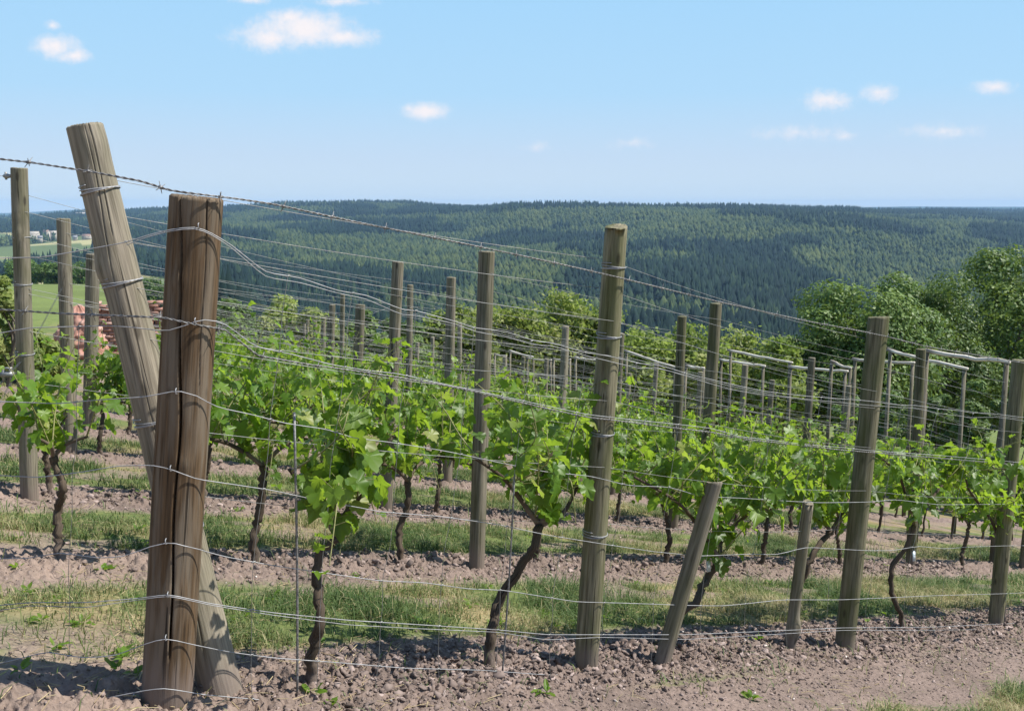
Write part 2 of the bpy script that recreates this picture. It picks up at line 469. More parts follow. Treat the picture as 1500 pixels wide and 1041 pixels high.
M['leaf'] = mat_leaf('grape_leaf', [(0.0, (0.055, 0.120, 0.014)), (0.45, (0.108, 0.210, 0.020)), (0.8, (0.185, 0.285, 0.038)), (1.0, (0.28, 0.31, 0.080))], trans=0.52, rough=0.44, spec=0.45, tcol=(0.42, 0.60, 0.04))
M['tree_leaf_light'] = mat_leaf('light_tree_leaf', [(0, (0.125, 0.190, 0.040)), (0.5, (0.260, 0.310, 0.085)), (1, (0.39, 0.40, 0.15))], trans=0.48, rough=0.5, spec=0.3)
M['tree_leaf_dark'] = mat_leaf('dark_tree_leaf', [(0, (0.046, 0.092, 0.020)), (0.5, (0.100, 0.168, 0.034)), (1, (0.175, 0.240, 0.058))], trans=0.25, rough=0.55, spec=0.35)
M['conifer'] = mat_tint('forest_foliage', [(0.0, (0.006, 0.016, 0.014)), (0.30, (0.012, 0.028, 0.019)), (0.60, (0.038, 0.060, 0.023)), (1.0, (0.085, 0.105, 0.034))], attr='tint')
M['grass'] = mat_tint('grass_blade', [(0.0, (0.065, 0.112, 0.028)), (0.45, (0.118, 0.165, 0.044)), (0.75, (0.225, 0.225, 0.085)), (1.0, (0.40, 0.34, 0.19))], rough=0.6, spec=0.3, trans=0.25)
M['clod'] = mat_tint('dry_clod', [(0.0, (0.130, 0.098, 0.083)), (0.7, (0.225, 0.174, 0.151)), (0.95, (0.34, 0.265, 0.235)), (1.0, (0.60, 0.53, 0.48))])
M['straw'] = mat_tint('straw', [(0.0, (0.30, 0.22, 0.12)), (1.0, (0.50, 0.41, 0.24))], rough=0.7)
M['brick'] = mat_tint('red_brick', [(0.0, (0.26, 0.13, 0.095)), (0.5, (0.40, 0.215, 0.165)), (1.0, (0.52, 0.35, 0.29))])
M['plaster'] = mat_plain('pale_render', (0.36, 0.32, 0.27), 0.8, noise=0.1, nscale=0.5)
M['tile'] = mat_plain('brown_roof_tile', (0.24, 0.15, 0.12), 0.8, noise=0.2, nscale=0.5)
M['slate'] = mat_plain('slate_roof', (0.20, 0.20, 0.21), 0.7, noise=0.2, nscale=0.5)
M['plastic'] = mat_plain('pale_plastic', (0.55, 0.62, 0.68), 0.35, noise=0.08, nscale=60)
M['ground'] = mat_ground()

# ------------------------------------------------------------------ ground: one sheet out to the horizon
def build_ground():
    azf = np.arange(-33.0, 33.0, 0.072)
    azl = -33 - np.cumsum(np.linspace(0.1, 4.6, 63)); azl = azl[azl > -179]
    azr = 33 + np.cumsum(np.linspace(0.1, 4.6, 63)); azr = azr[azr < 179]
    az = np.radians(np.concatenate([azl[::-1], azf, azr]))
    r1 = np.geomspace(0.12, 2.2, 22)[:-1]
    r2 = np.geomspace(2.2, 13.0, int(math.log(13 / 2.2) / math.log(1.0032)))[:-1]
    r3 = np.geomspace(13, 45, 110)[:-1]
    r4 = np.geomspace(45, 13000, 190)
    r = np.concatenate([r1, r2, r3, r4])
    A, RR = np.meshgrid(az, r, indexing='ij')
    X = (np.sin(A) * RR).ravel(); Y = (np.cos(A) * RR).ravel()
    rr = RR.ravel()
    Z = base_z(X, Y)
    near = rr < 40
    soil = np.zeros(len(X))
    h, s = micro(X[near], Y[near])
    fade = 1 - sstep(26, 40, rr[near])
    Z[near] += h * fade
    soil[near] = s * fade
    # colour of what the ground is made of
    u = X * U[0] + Y * U[1]; n = X * N[0] + Y * N[1]
    soilc = np.array([0.215, 0.165, 0.142]); turf = np.array([0.115, 0.142, 0.048]); dry = np.array([0.23, 0.19, 0.10])
    pt = fbm(u * 1.7, n * 1.7, 3, 70)
    g = turf + (dry - turf) * sstep(0.45, 0.68, pt)[:, None]
    meadow = np.array([0.135, 0.175, 0.050]); forest = np.array([0.030, 0.050, 0.020])
    field = np.array([0.36, 0.33, 0.16]); pasture = np.array([0.10, 0.135, 0.05])
    px = CX + F0 * np.where(Y > 1, X / np.maximum(Y, 1), 9)
    wf = sstep(40, 70, rr)[:, None]
    mv = (0.75 + 0.5 * fbm(X / 14, Y / 9, 3, 77))[:, None]
    g = g * (1 - wf) + meadow * mv * wf
    ww = wood_share(X, Y)[:, None]
    patch = fbm(X / 260, Y / 200, 2, 81)
    farm = np.where(patch[:, None] > 0.56, field, pasture)
    wfar = sstep(700, 1000, rr)[:, None]
    g = g * (1 - wfar) + farm * wfar
    g = g * (1 - ww) + forest * ww
    wc = soil[:, None]
    path = (1 - sstep(1.0, 2.0, u))[:, None] * np.array([0.060, 0.046, 0.034])
    colr = g * (1 - wc) + (soilc + path) * wc
    colr = np.c_[colr, np.ones(len(colr))]
    na, nr = len(az), len(r)
    i = np.arange(na - 1)[:, None] * nr; j = np.arange(nr - 1)[None]
    Q = np.stack([i + j, i + nr + j, i + nr + j + 1, i + j + 1], -1).reshape(-1, 4)
    # close the seam behind the camera
    b = (na - 1) * nr; jj = np.arange(nr - 1)
    Q2 = np.stack([b + jj, jj, jj + 1, b + jj + 1], -1)
    # and the little disc under the camera
    c = len(X)
    V = np.c_[X, Y, Z]; V = np.concatenate([V, [[0, 0, PC]]])
    ring = np.append(np.arange(na) * nr, 0)
    T = np.stack([np.full(na, c), ring[1:], ring[:-1]], -1)
    colr = np.concatenate([colr, colr[:1]]); soil = np.append(soil, soil[0])
    me = np_mesh('ground', V, [T, np.concatenate([Q, Q2])[:, ::-1]], {'gcol': colr, 'soil': soil})
    o = obj('ground', me, M['ground'])
    kind(o, 'structure')

def wood_share(X, Y):
    """1 where the far country is wooded"""
    Yc = np.maximum(Y, 1)
    px = CX + F0 * X / Yc
    r = np.hypot(X, Y)
    w = sstep(300, 380, r)
    nz = fbm(X / 330 + 3, Y / 420, 3, 91)
    # open farmland in the left of the valley
    open_l = (1 - sstep(150, 330, px + 120 * (nz - 0.5))) * sstep(1150, 1300, r) * (1 - sstep(2500, 3000, r))
    w = w * (1 - open_l * sstep(0.38, 0.46, nz))
    mead = (1 - sstep(250, 330, px)) * (1 - sstep(390, 430, r))
    w = w * (1 - mead)
    w = w * (1 - (1 - sstep(300, 340, px)) * (1 - sstep(1050, 1150, r)))
    return np.clip(w, 0, 1)

build_ground()

# ------------------------------------------------------------------ far woods (one mass)
def build_forest():
    pts = []
    for y0, y1, cell in ((330, 1200, 6.8), (1200, 2300, 7.4), (2300, 3700, 9.5), (3700, 5600, 20)):
        ys = np.arange(y0, y1, cell)
        xmax = y1 * 0.64
        xs = np.arange(-xmax, xmax, cell)
        gx, gy = np.meshgrid(xs, ys)
        gx = gx.ravel() + (rng.random(gx.size) - 0.5) * cell; gy = gy.ravel() + (rng.random(gy.size) - 0.5) * cell
        ok = np.abs(gx) < gy * 0.60
        pts.append(np.c_[gx[ok], gy[ok], np.full(ok.sum(), cell)])
    P = np.concatenate(pts)
    P = P[rng.random(len(P)) < wood_share(P[:, 0], P[:, 1])]
    z = base_z(P[:, 0], P[:, 1])
    X, Y = P[:, 0], P[:, 1]
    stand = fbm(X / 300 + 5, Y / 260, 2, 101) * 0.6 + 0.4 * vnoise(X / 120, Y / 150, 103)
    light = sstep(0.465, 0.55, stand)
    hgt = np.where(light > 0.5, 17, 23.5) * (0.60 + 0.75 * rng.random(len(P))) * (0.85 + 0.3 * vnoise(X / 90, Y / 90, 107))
    # leave out the trees that stand behind a nearer rise
    bins = ((CX + F0 * X / Y) / 6).astype(int)
    order = np.argsort(Y)
    hor = {}
    keep = np.zeros(len(P), bool)
    top = (z + hgt) / Y; mid = (z + hgt * 0.55) / Y
    for k in order:
        b = bins[k]; h = hor.get(b, -9.0)
        if top[k] > h:
            keep[k] = True
        if mid[k] > h:
            hor[b] = mid[k]
    idx = np.where(keep)[0]
    P, z, hgt, light, stand = P[idx], z[idx], hgt[idx], light[idx], stand[idx]
    n = len(P)
    print('forest trees', n)
    seg = 6
    con = np.where(light < 0.5, rng.random(n) < 0.72, rng.random(n) < 0.18)
    # tiers: (base height, apex height, radius)
    tc = np.array([(0.12, 0.58, 0.165), (0.36, 0.82, 0.125), (0.62, 1.0, 0.075)])
    tb = np.array([(0.10, 0.62, 0.20), (0.34, 0.86, 0.235), (0.60, 1.0, 0.17)])
    VV, TT, FF = [], [], []
    base = 0
    a0 = rng.random(n) * 6.28
    tint = np.clip(0.12 + 0.52 * light + 0.42 * (rng.random(n) - 0.5) + 0.40 * (fbm(P[:, 0] / 60, P[:, 1] / 60, 2, 111) - 0.5), 0, 1)  # tint by stand; the darker stands also carry painted-in cloud shadow
    for t in range(3):
        par = np.where(con[:, None], tc[t], tb[t])
        ang = a0[:, None] + np.arange(seg) * 2 * math.pi / seg + t * 0.5
        rad = (par[:, 2] * hgt)[:, None] * (0.65 + 0.7 * rng.random((n, seg)))
        zz = z[:, None] + hgt[:, None] * (par[:, 0][:, None] + 0.10 * (rng.random((n, seg)) - 0.5))
        ring = np.stack([P[:, 0][:, None] + np.cos(ang) * rad, P[:, 1][:, None] + np.sin(ang) * rad, zz], -1)
        blunt = np.where(con, 0.0, 0.06)
        ap = np.stack([P[:, 0] + hgt * 0.02 * (rng.random(n) - 0.5), P[:, 1], z + hgt * (par[:, 1] - blunt)], -1)[:, None]
        V = np.concatenate([ring, ap], 1)
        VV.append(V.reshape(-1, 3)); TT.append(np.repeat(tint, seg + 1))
        i = base + np.arange(n)[:, None] * (seg + 1); j = np.arange(seg)[None]
        FF.append(np.stack([i + j, i + (j + 1) % seg, i + seg + 0 * j], -1).reshape(-1, 3))
        base += n * (seg + 1)
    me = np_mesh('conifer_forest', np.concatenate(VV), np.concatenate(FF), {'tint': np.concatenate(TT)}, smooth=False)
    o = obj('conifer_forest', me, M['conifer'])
    kind(o, 'stuff', 'dark green conifer forest covering the far hills')
build_forest()

# ------------------------------------------------------------------ posts
def post_mesh(name, b, t, r0, r1, seed, seg=20, rows=26, cracks=(), knots=(), chamfer=0.004, rough=0.035, bow=0.0, capslope=0.0):
    """a round timber from b to t (world points); vertices relative to b; sunk below ground"""
    rs = np.random.default_rng(seed)
    b = np.asarray(b, float); t = np.asarray(t, float)
    ax = t - b; Ln = np.linalg.norm(ax); d = ax / Ln
    x = np.cross(d, [0, 1, 0]); x /= np.linalg.norm(x); y = np.cross(d, x)
    if y[1] > 0:
        x, y = -x, -y                                     # angle 90 deg looks towards the camera
    s0 = -0.25
    S = np.concatenate([np.linspace(s0, Ln - chamfer * 2, rows), [Ln - chamfer, Ln]])
    th = np.arange(seg) * 2 * math.pi / seg
    V, Wd = [], []
    ph = rs.random(4) * 6.28
    ofs = rs.random(2) * 50
    for k, s in enumerate(S):
        f = max(0.0, s / Ln)
        r = r0 + (r1 - r0) * f
        rr = r * (1 + rough * np.sin(2 * th + ph[0] + s * 1.1) + 0.5 * rough * np.sin(3 * th + ph[1] - s * 1.7))
        rr = rr * (1 + rough * 1.2 * (vnoise(th * 1.9 + ofs[0], np.full(seg, s * 5 + ofs[1]), seed) - 0.5))
        for (ka, ks, kr, kh) in knots:
            da = (th - ka + math.pi) % (2 * math.pi) - math.pi
            rr = rr + kh * np.exp(-((da * r) ** 2 + (s - ks) ** 2) / kr ** 2)
        for (ca, cw, cd, sa, sb, drift) in cracks:
            if sa <= s <= sb:
                e = min(1.0, (s - sa) / 0.12 + 0.15, (sb - s) / 0.12 + (1.0 if sb >= Ln else 0.15))
                cc = ca + drift * (s / Ln - 0.5) + 0.09 * math.sin(s * 5.2 + seed) + 0.05 * math.sin(s * 13 + seed)
                da = (th - cc + math.pi) % (2 * math.pi) - math.pi
                rr = rr - cd * e * np.exp(-(da / cw) ** 2)
        if k == len(S) - 1:
            rr = rr - chamfer
        cen = b + d * s + x * bow * math.sin(math.pi * max(0, f)) * 1.0
        zz = np.zeros(seg)
        if k >= len(S) - 2:
            zz = capslope * np.cos(th + ph[2]) + 0.004 * (rs.random(seg) - 0.5)
        V.append(cen + (np.cos(th) * rr)[:, None] * x + (np.sin(th) * rr)[:, None] * y + zz[:, None] * d - b)
        Wd.append(np.c_[np.cos(th) * rr, np.sin(th) * rr, np.full(seg, s)])
    m = len(S)
    V = np.concatenate(V); Wd = np.concatenate(Wd)
    i = np.arange(m - 1)[:, None] * seg; j = np.arange(seg)[None]; jn = (j + 1) % seg
    Q = np.stack([i + j, i + jn, i + seg + jn, i + seg + j], -1).reshape(-1, 4)
    # end grain: two inner rings and a centre
    last = V[-seg:]; c = last.mean(0)
    ring2 = c + (last - c) * 0.55
    V = np.concatenate([V, ring2, [c - d * 0.001]])
    Wd = np.concatenate([Wd, Wd[-seg:] * [0.55, 0.55, 1], [[0, 0, Ln]]])
    q = m * seg; jj = np.arange(seg); j2 = (jj + 1) % seg
    Q = np.concatenate([Q, np.stack([q - seg + jj, q - seg + j2, q + j2, q + jj], -1)])
    T = np.stack([q + jj, q + j2, np.full(seg, q + seg)], -1)
    # outward normals: flip if needed
    me = np_mesh(name, V, [T, Q], {'wood': Wd})
    return me

def auto_flip(me):
    import bmesh
    bm = bmesh.new(); bm.from_mesh(me); bmesh.ops.recalc_face_normals(bm, faces=bm.faces); bm.to_mesh(me); bm.free()

POSTS = []
def place_post(name, bx, by, tx, ty, r0, r1, seed, mat, label, cat, group, base=None, top_dy=0.0, **kw):
    """base pixel on the ground (or a given base point), top pixel at about the same distance"""
    if base is None:
        P = ground_hit(bx, by)
    else:
        P = np.array(base, float)
    P[2] = ground_z(P[0], P[1]) - 0.01
    T = at_depth(tx, ty, P[1] + top_dy)
    me = post_mesh(name, P, T, r0, r1, seed, **kw)
    auto_flip(me)
    o = obj(name, me, M[mat], loc=P)
    tag(o, label, cat, group)
    POSTS.append((o, P, T))
    return P, T

HALF = math.pi / 2
FG = 'round timber posts of the wire fence'
TG = 'round timber posts of the vine trellis'
CRK = 0.12
# corner post in front
mp = np.array([-1.057, 2.85, 0.0])
MAIN_B, MAIN_T = place_post('fence_post', 0, 0, 288, 288, 0.0735, 0.0735, 3, 'wood_brown',
    'thick split brown corner post closest to the camera, wires stapled across it', 'fence post', FG, base=mp, seg=260, rows=120, rough=0.03, chamfer=0.006,
    cracks=[(HALF + CRK, 0.030, 0.050, 0.15, 9, -0.75), (HALF - 0.62, 0.016, 0.005, 0.9, 9, 0.2), (HALF + 0.75, 0.016, 0.006, 0.9, 9, 0.1), (HALF - 0.25, 0.014, 0.004, 1.0, 9, 0.3), (HALF - 1.0, 0.02, 0.005, 0.2, 1.2, 0.3)],
    knots=[(HALF - 0.25, 1.28, 0.03, 0.006), (HALF + 0.35, 0.75, 0.025, 0.005), (HALF + 0.1, 0.35, 0.03, 0.006)])
# leaning strut of the first row
BR_B, BR_T = place_post('strut_post', 322, 1006, 124, 184, 0.069, 0.0495, 5, 'wood_grey',
    'grey weathered strut leaning behind the thick brown corner post', 'strut', TG, top_dy=-0.02, seg=200, rows=100, rough=0.035,
    cracks=[(HALF + 0.42, 0.022, 0.009, 1.45, 9, 0.2), (HALF - 0.15, 0.018, 0.007, 0.95, 1.8, 0.9), (HALF + 0.3, 0.016, 0.005, 0.1, 1.1, 0.6), (HALF - 0.5, 0.016, 0.004, 0.5, 1.3, 0.4)],
    knots=[(HALF - 0.2, 1.86, 0.05, 0.010), (HALF + 0.9, 1.75, 0.05, 0.008), (HALF - 0.9, 1.38, 0.045, 0.012)])
P2_B, P2_T = place_post('fence_post', 858, 972, 903, 332, 0.0495, 0.046, 8, 'wood_green',
    'tall greenish fence post with slanted top in the middle of the wire fence', 'fence post', FG, seg=64, rows=60, capslope=0.012, chamfer=0.003,
    cracks=[(HALF - 0.5, 0.05, 0.008, 0.1, 9, 0.3)], knots=[(HALF - 0.2, 1.18, 0.03, 0.006), (HALF - 0.6, 0.9, 0.03, 0.006)])
J_B, J_T = place_post('fence_post', 1237, 947, 1287, 464, 0.055, 0.052, 9, 'wood_green',
    'stout leaning fence post in front of the dark leafy tree', 'fence post', FG, seg=48, rows=50, capslope=0.006,
    knots=[(HALF - 0.5, 0.95, 0.03, 0.007), (HALF - 0.4, 0.6, 0.03, 0.005)])
M_B, M_T = place_post('fence_post', 1458, 914, 1494, 527, 0.052, 0.049, 10, 'wood_green',
    'last fence post downhill, with a short dark trunk beside it', 'fence post', FG, seg=32, rows=40)
SG = 'short stakes beside the first row of vines'
place_post('vine_stake', 968, 968, 1047, 706, 0.036, 0.033, 11, 'wood', 'slanted short stake with a cut top beside a black twisted vine trunk', 'stake', SG,
    top_dy=0.05, seg=32, rows=30, capslope=0.012)
place_post('vine_stake', 1156, 946, 1184, 735, 0.030, 0.0275, 12, 'wood', 'upright short stake with a cut top just uphill of the stout fence post', 'stake', SG,
    seg=32, rows=30, capslope=0.01, knots=[(HALF + 0.9, 0.12, 0.05, 0.018)])
# trellis posts that can be told apart in the photograph
def tpost(bx, by, tx, ty, r, seed, label, mat='wood', base=None, **kw):
    return place_post('trellis_post', bx, by, tx, ty, r * 1.03, r * 0.97, seed, mat, label, 'trellis post', TG, base=base, seg=kw.pop('seg', 28), rows=kw.pop('rows', 36), **kw)
tp = {}
tp['F'] = tpost(698, 830, 713, 368, 0.047, 21, 'straight grey trellis post uphill of the tall greenish fence post', seg=40, rows=46, knots=[(HALF - 0.2, 1.0, 0.02, 0.004)])
tp['I'] = tpost(1024, 826, 1049, 444, 0.045, 22, 'trellis post rising behind the slanted short stake', mat='wood_green')
tp['L'] = tpost(1334, 826, 1349, 511, 0.048, 23, 'trellis post just downhill of the stout leaning fence post', mat='wood_green')
tp['A'] = tpost(43, 726, 28, 246, 0.047, 24, 'knotted end post of the third vine row, with a wire tensioner', seg=48, rows=60,
    knots=[(HALF + 0.1, 1.52, 0.03, 0.012), (HALF - 0.1, 1.62, 0.03, 0.006), (HALF - 0.2, 1.12, 0.03, 0.006)])
tp['G'] = tpost(565, 745, 583, 383, 0.044, 25, 'trellis post in the third row, clear against the forest hillside')
tp['H'] = tpost(986, 772, 999, 463, 0.046, 26, 'trellis post between the tall greenish fence post and the slanted stake', mat='wood_green')
tp['B'] = tpost(103, 661, 93, 320, 0.050, 27, 'thick end post of the fourth vine row beside the leaning strut', knots=[(HALF, 1.4, 0.03, 0.008), (HALF - 0.3, 1.28, 0.03, 0.008)])
tp['C'] = tpost(131, 628, 136, 372, 0.060, 28, 'smooth pale end post of the fifth vine row', mat='wood_grey')
b_, _ = on_row(655, row_n(3)); tp['N'] = tpost(0, 0, 661, 406, 0.047, 29, 'trellis post of the fourth row with a loose wire end at its top', base=b_)
b_, _ = on_row(519, row_n(4)); tp['O'] = tpost(0, 0, 528, 446, 0.056, 30, 'thick low trellis post of the fifth row, among dense leaves', base=b_)
b_, _ = on_row(597, row_n(4)); tp['R'] = tpost(0, 0, 601, 417, 0.036, 31, 'slim trellis post of the fifth row close behind a thicker post', base=b_)
b_, _ = on_row(499, row_n(5)); tp['P'] = tpost(0, 0, 502, 431, 0.030, 32, 'thin tall trellis post of the sixth row under the kinked wire', base=b_)
b_, _ = on_row(482, row_n(6)); tp['Q'] = tpost(0, 0, 487, 446, 0.048, 33, 'pale trellis post of the seventh row beside a thinner one', base=b_)
b_, _ = on_row(206, row_n(5)); tp['D'] = tpost(0, 0, 198, 400, 0.048, 34, 'pale end post of the sixth vine row glimpsed behind the strut', base=b_, mat='wood_grey')
ORD = 'first second third fourth fifth sixth seventh eighth ninth tenth eleventh twelfth thirteenth fourteenth fifteenth sixteenth seventeenth eighteenth'.split()

def u_of(P):
    return P[0] * U[0] + P[1] * U[1]

def pxof(P):
    fw = P[1] * CT - P[2] * ST; up = P[1] * ST + P[2] * CT
    return CX + F0 * P[0] / fw, CY - F0 * up / fw

row_posts = {i: [] for i in range(NROWS)}
for k, i in (('F', 1), ('I', 1), ('L', 1), ('A', 2), ('G', 2), ('H', 2), ('B', 3), ('N', 3), ('C', 4), ('O', 4), ('R', 4), ('D', 5), ('P', 5), ('Q', 6)):
    row_posts[i].append((u_of(tp[k][0]), tp[k][0], tp[k][1]))
for P, T in ((BR_B, BR_T), (P2_B, P2_T), (J_B, J_T), (M_B, M_T)):
    row_posts[0].append((u_of(P), P, T))
rs = np.random.default_rng(77)
for i in range(1, NROWS):
    us = [a[0] for a in row_posts[i]]
    u = max([USTART[i]] + [x + 2.45 for x in us])
    if not us or min(us) > USTART[i] + 1.6:
        u = USTART[i] if not us else u
    c = 0
    extra = []
    if i >= 5 and us and min(us) > USTART[i] + 1.5:
        extra.append(USTART[i])
    while u < UEND + 0.3:
        extra.append(u); u += 2.45 + 0.25 * (rs.random() - 0.5)
    for u in extra:
        p = un(u, row_n(i) + 0.05 * (rs.random() - 0.5))
        P = np.array([p[0], p[1], plane_z(*p)])
        if pxof(P)[0] > 1760:
            continue
        h = 1.95 + 0.14 * (rs.random() - 0.5) - (0.25 if i > 6 else 0)
        P[2] = ground_z(P[0], P[1]) - 0.01
        T = P + np.array([0.055 + 0.06 * (rs.random() - 0.5), 0.0 + 0.06 * (rs.random() - 0.5), h])
        r = 0.036 + 0.014 * rs.random()
        me = post_mesh('trellis_post', P, T, r * 1.03, r * 0.97, 300 + len(POSTS), seg=14, rows=14)
        auto_flip(me)
        c += 1
        o = obj('trellis_post', me, M['wood' if rs.random() < 0.6 else 'wood_grey'], loc=P)
        tag(o, f'grey round trellis post further down the {ORD[i]} vine row, {ORD[c - 1]} of its plain ones', 'trellis post', TG)
        POSTS.append((o, P, T)); row_posts[i].append((u, P, T))

# ------------------------------------------------------------------ grapevines
def leaf_shape(hi=True):
    if hi:
        h = [(0.0, 0.02), (0.10, -0.13), (0.27, -0.17), (0.40, -0.06), (0.37, 0.06), (0.50, 0.12), (0.57, 0.30), (0.46, 0.36), (0.33, 0.40), (0.38, 0.56), (0.30, 0.70), (0.18, 0.74), (0.12, 0.88)]
    else:
        h = [(0.0, 0.0), (0.32, -0.15), (0.55, 0.25), (0.34, 0.42), (0.30, 0.70)]
    pts = h + [(0.0, 1.0)] + [(-x, y) for x, y in h[:0:-1]]
    P = np.array(pts)
    C = np.array([[0.0, 0.28]])
    P = np.concatenate([P, C])
    n = len(pts)
    T = np.stack([np.full(n, n), np.arange(n), (np.arange(n) + 1) % n], -1)
    return P, T
LEAF_HI, LEAF_LO = leaf_shape(True), leaf_shape(False)

def leaves_mesh(name, pos, direc, nrm, size, tint, shape, rs):
    """many lobed leaves: pos of the petiole end, direction of the midrib, face normal, size"""
    P, T = shape
    n = len(pos); k = len(P)
    d = direc / np.linalg.norm(direc, axis=1)[:, None]
    nn = nrm - d * (nrm * d).sum(1)[:, None]; nn /= np.linalg.norm(nn, axis=1)[:, None] + 1e-9
    s = np.cross(d, nn)
    x = P[:, 0][None] * (0.92 + 0.2 * rs.random((n, 1))); y = np.broadcast_to(P[:, 1][None], (n, k)) + 0.03 * (rs.random((n, k)) - 0.5)
    fold = (0.0 + 0.55 * rs.random((n, 1))); curl = 0.05 - 0.85 * rs.random((n, 1)); wav = 0.22 * (rs.random((n, k)) - 0.5)
    z = fold * np.abs(x) + curl * (y - 0.2) ** 2 - 0.45 * x * x * rs.random((n, 1)) + wav
    V = pos[:, None] + size[:, None, None] * (x[..., None] * s[:, None] + y[..., None] * d[:, None] + z[..., None] * nn[:, None])
    F = (np.arange(n)[:, None, None] * k + T[None]).reshape(-1, 3)
    tt = np.repeat(tint, k) + 0.10 * (np.tile(P[:, 1], n) - 0.4)
    return np_mesh(name, V.reshape(-1, 3), F, {'tint': np.clip(tt, 0, 1)}, smooth=True)

SLOPE = (PA * U[0] + PB * U[1])
def smooth_path(pts, m):
    pts = np.asarray(pts, float)
    d = np.concatenate([[0], np.cumsum(np.linalg.norm(np.diff(pts, axis=0), axis=1))])
    t = np.linspace(0, d[-1], m)
    out = np.stack([np.interp(t, d, pts[:, k]) for k in range(3)], 1)
    for _ in range(2):
        out[1:-1] = 0.25 * out[:-2] + 0.5 * out[1:-1] + 0.25 * out[2:]
    return out

def make_vine(seed, hi, trunk=None, arms=None, reach=0.58, dens=1.0, name='grapevine', top=1.08, flop=0.24):
    """vine in local metres, x along the row (downhill); returns an Empty with trunk, shoots and foliage"""
    rs = np.random.default_rng(seed)
    if trunk is None:
        hh = 0.37 + 0.11 * rs.random()
        lean = 0.22 * (rs.random() - 0.4)
        trunk = [(0, 0, -0.08), (0.02 * rs.standard_normal(), 0, 0.06), (lean * 0.3 + 0.03 * rs.standard_normal(), 0.02 * rs.standard_normal(), hh * 0.4), (lean * 0.7 + 0.02 * rs.standard_normal(), 0.02 * rs.standard_normal(), hh * 0.75), (lean, 0, hh)]
    trunk = np.array(trunk, float)
    head = trunk[-1]
    if arms is None:
        arms = []
        for sg in ((1, -1) if rs.random() < 0.75 else (1,)):
            L = reach * (0.8 + 0.4 * rs.random())
            y0 = 0.03 * rs.standard_normal()
            arms.append([head, head + [sg * 0.06, y0, 0.07], head + [sg * L * 0.4, y0, 0.14 + sg * L * 0.4 * SLOPE * 0.5], head + [sg * L, 0.04 * rs.standard_normal(), 0.10 + sg * L * SLOPE]])
    mb = MB()
    path = smooth_path(trunk, 30 if hi else 9)
    path[2:-1] += 0.004 * rs.standard_normal((len(path) - 3, 3))
    rad = np.linspace(0.0185, 0.0135, len(path)) * (0.9 + 0.3 * rs.random())
    rad[:3] *= [1.45, 1.3, 1.12]; rad[-2:] *= [1.25, 1.3]
    mb.tube(path, rad, 12 if hi else 6, jitter=0.26, rs=rs)
    for a in arms:
        pa = smooth_path(a, 12 if hi else 6)
        mb.tube(pa, np.linspace(0.012, 0.006, len(pa)), 7 if hi else 5, jitter=0.12, rs=rs)
    # spurs
    tm = mb.mesh('trunk')
    sh = MB(); LP, LD, LN, LS, LT = [], [], [], [], []
    PT = []
    for a in arms:
        pa = smooth_path(a, 30)
        La = np.linalg.norm(np.diff(pa, axis=0), axis=1).sum()
        ns = max(3, int(La / 0.066 * dens))
        for q in range(ns):
            o = pa[min(29, int(30 * (q + 0.3 + 0.6 * rs.random()) / ns))]
            H = top + 0.22 * (rs.random() - 0.55) - o[2]
            H = max(0.22, H * (0.50 + 0.60 * rs.random()))
            dx = 0.19 * rs.standard_normal() + 0.04; dy = 0.13 * rs.standard_normal()
            pts = [o, o + [dx * 0.3, dy * 0.6, H * 0.35], o + [dx * 0.7, dy * 1.0, H * 0.72], o + [dx + 0.05 * rs.standard_normal(), dy * 1.2 + 0.06 * rs.standard_normal(), H]]
            if rs.random() < flop:      # a shoot that flops over
                pts = [o, o + [dx, dy * 1.5, 0.12], o + [dx * 1.6, dy * 2.2, 0.10], o + [dx * 2.2, dy * 2.6, -0.08]]
            sp = smooth_path(pts, 12 if hi else 6)
            sh.tube(sp, np.linspace(0.0042, 0.0018, len(sp)), 5 if hi else 3, cap=False)
            Ls = np.linalg.norm(np.diff(sp, axis=0), axis=1).sum()
            nl = max(4, int(Ls / (0.036 if hi else 0.052)))
            for l in range(nl):
                f = (l + 0.7) / nl
                p = sp[min(len(sp) - 1, int(f * (len(sp) - 1) + 0.5))] + rs.standard_normal(3) * 0.012
                az = (math.pi if l % 2 else 0) + rs.standard_normal() * 0.8 + seed
                out = np.array([math.cos(az) * 0.8, math.sin(az), 0])
                pet = 0.035 + 0.06 * rs.random() * (1 - 0.5 * f)
                tipp = p + out * pet + [0, 0, pet * (0.5 * rs.random())]
                size = (0.050 + 0.054 * rs.random()) * (1.0 - 0.55 * max(0, f - 0.55) / 0.45)
                if not hi:
                    size *= 1.22
                droop = -0.30 - 1.0 * rs.random() if f < 0.85 else 0.2
                LP.append(tipp); LD.append(out + [0, 0, droop] + rs.standard_normal(3) * 0.25)
                nv = out * (0.7 + 0.6 * rs.random()) + np.array([0.15, 0, 0.55]) + rs.standard_normal(3) * 0.38
                LN.append(nv); LS.append(size)
                LT.append(np.clip(0.29 + 0.25 * rs.standard_normal() + 0.6 * max(0, f - 0.55), 0, 1) if rs.random() > 0.03 else 1.0)
                PT.append((p, tipp))
    if hi:
        for p, q in PT:
            sh.tube([p, q], 0.0014, 3, cap=False)
    sm = sh.mesh('shoots')
    fm = leaves_mesh('foliage', np.array(LP), np.array(LD), np.array(LN), np.array(LS), np.array(LT), LEAF_HI if hi else LEAF_LO, rs)
    e = empty(name)
    obj('trunk', tm, M['bark'], e); obj('shoots', sm, M['shoot'], e); obj('foliage', fm, M['leaf'], e)
    return e

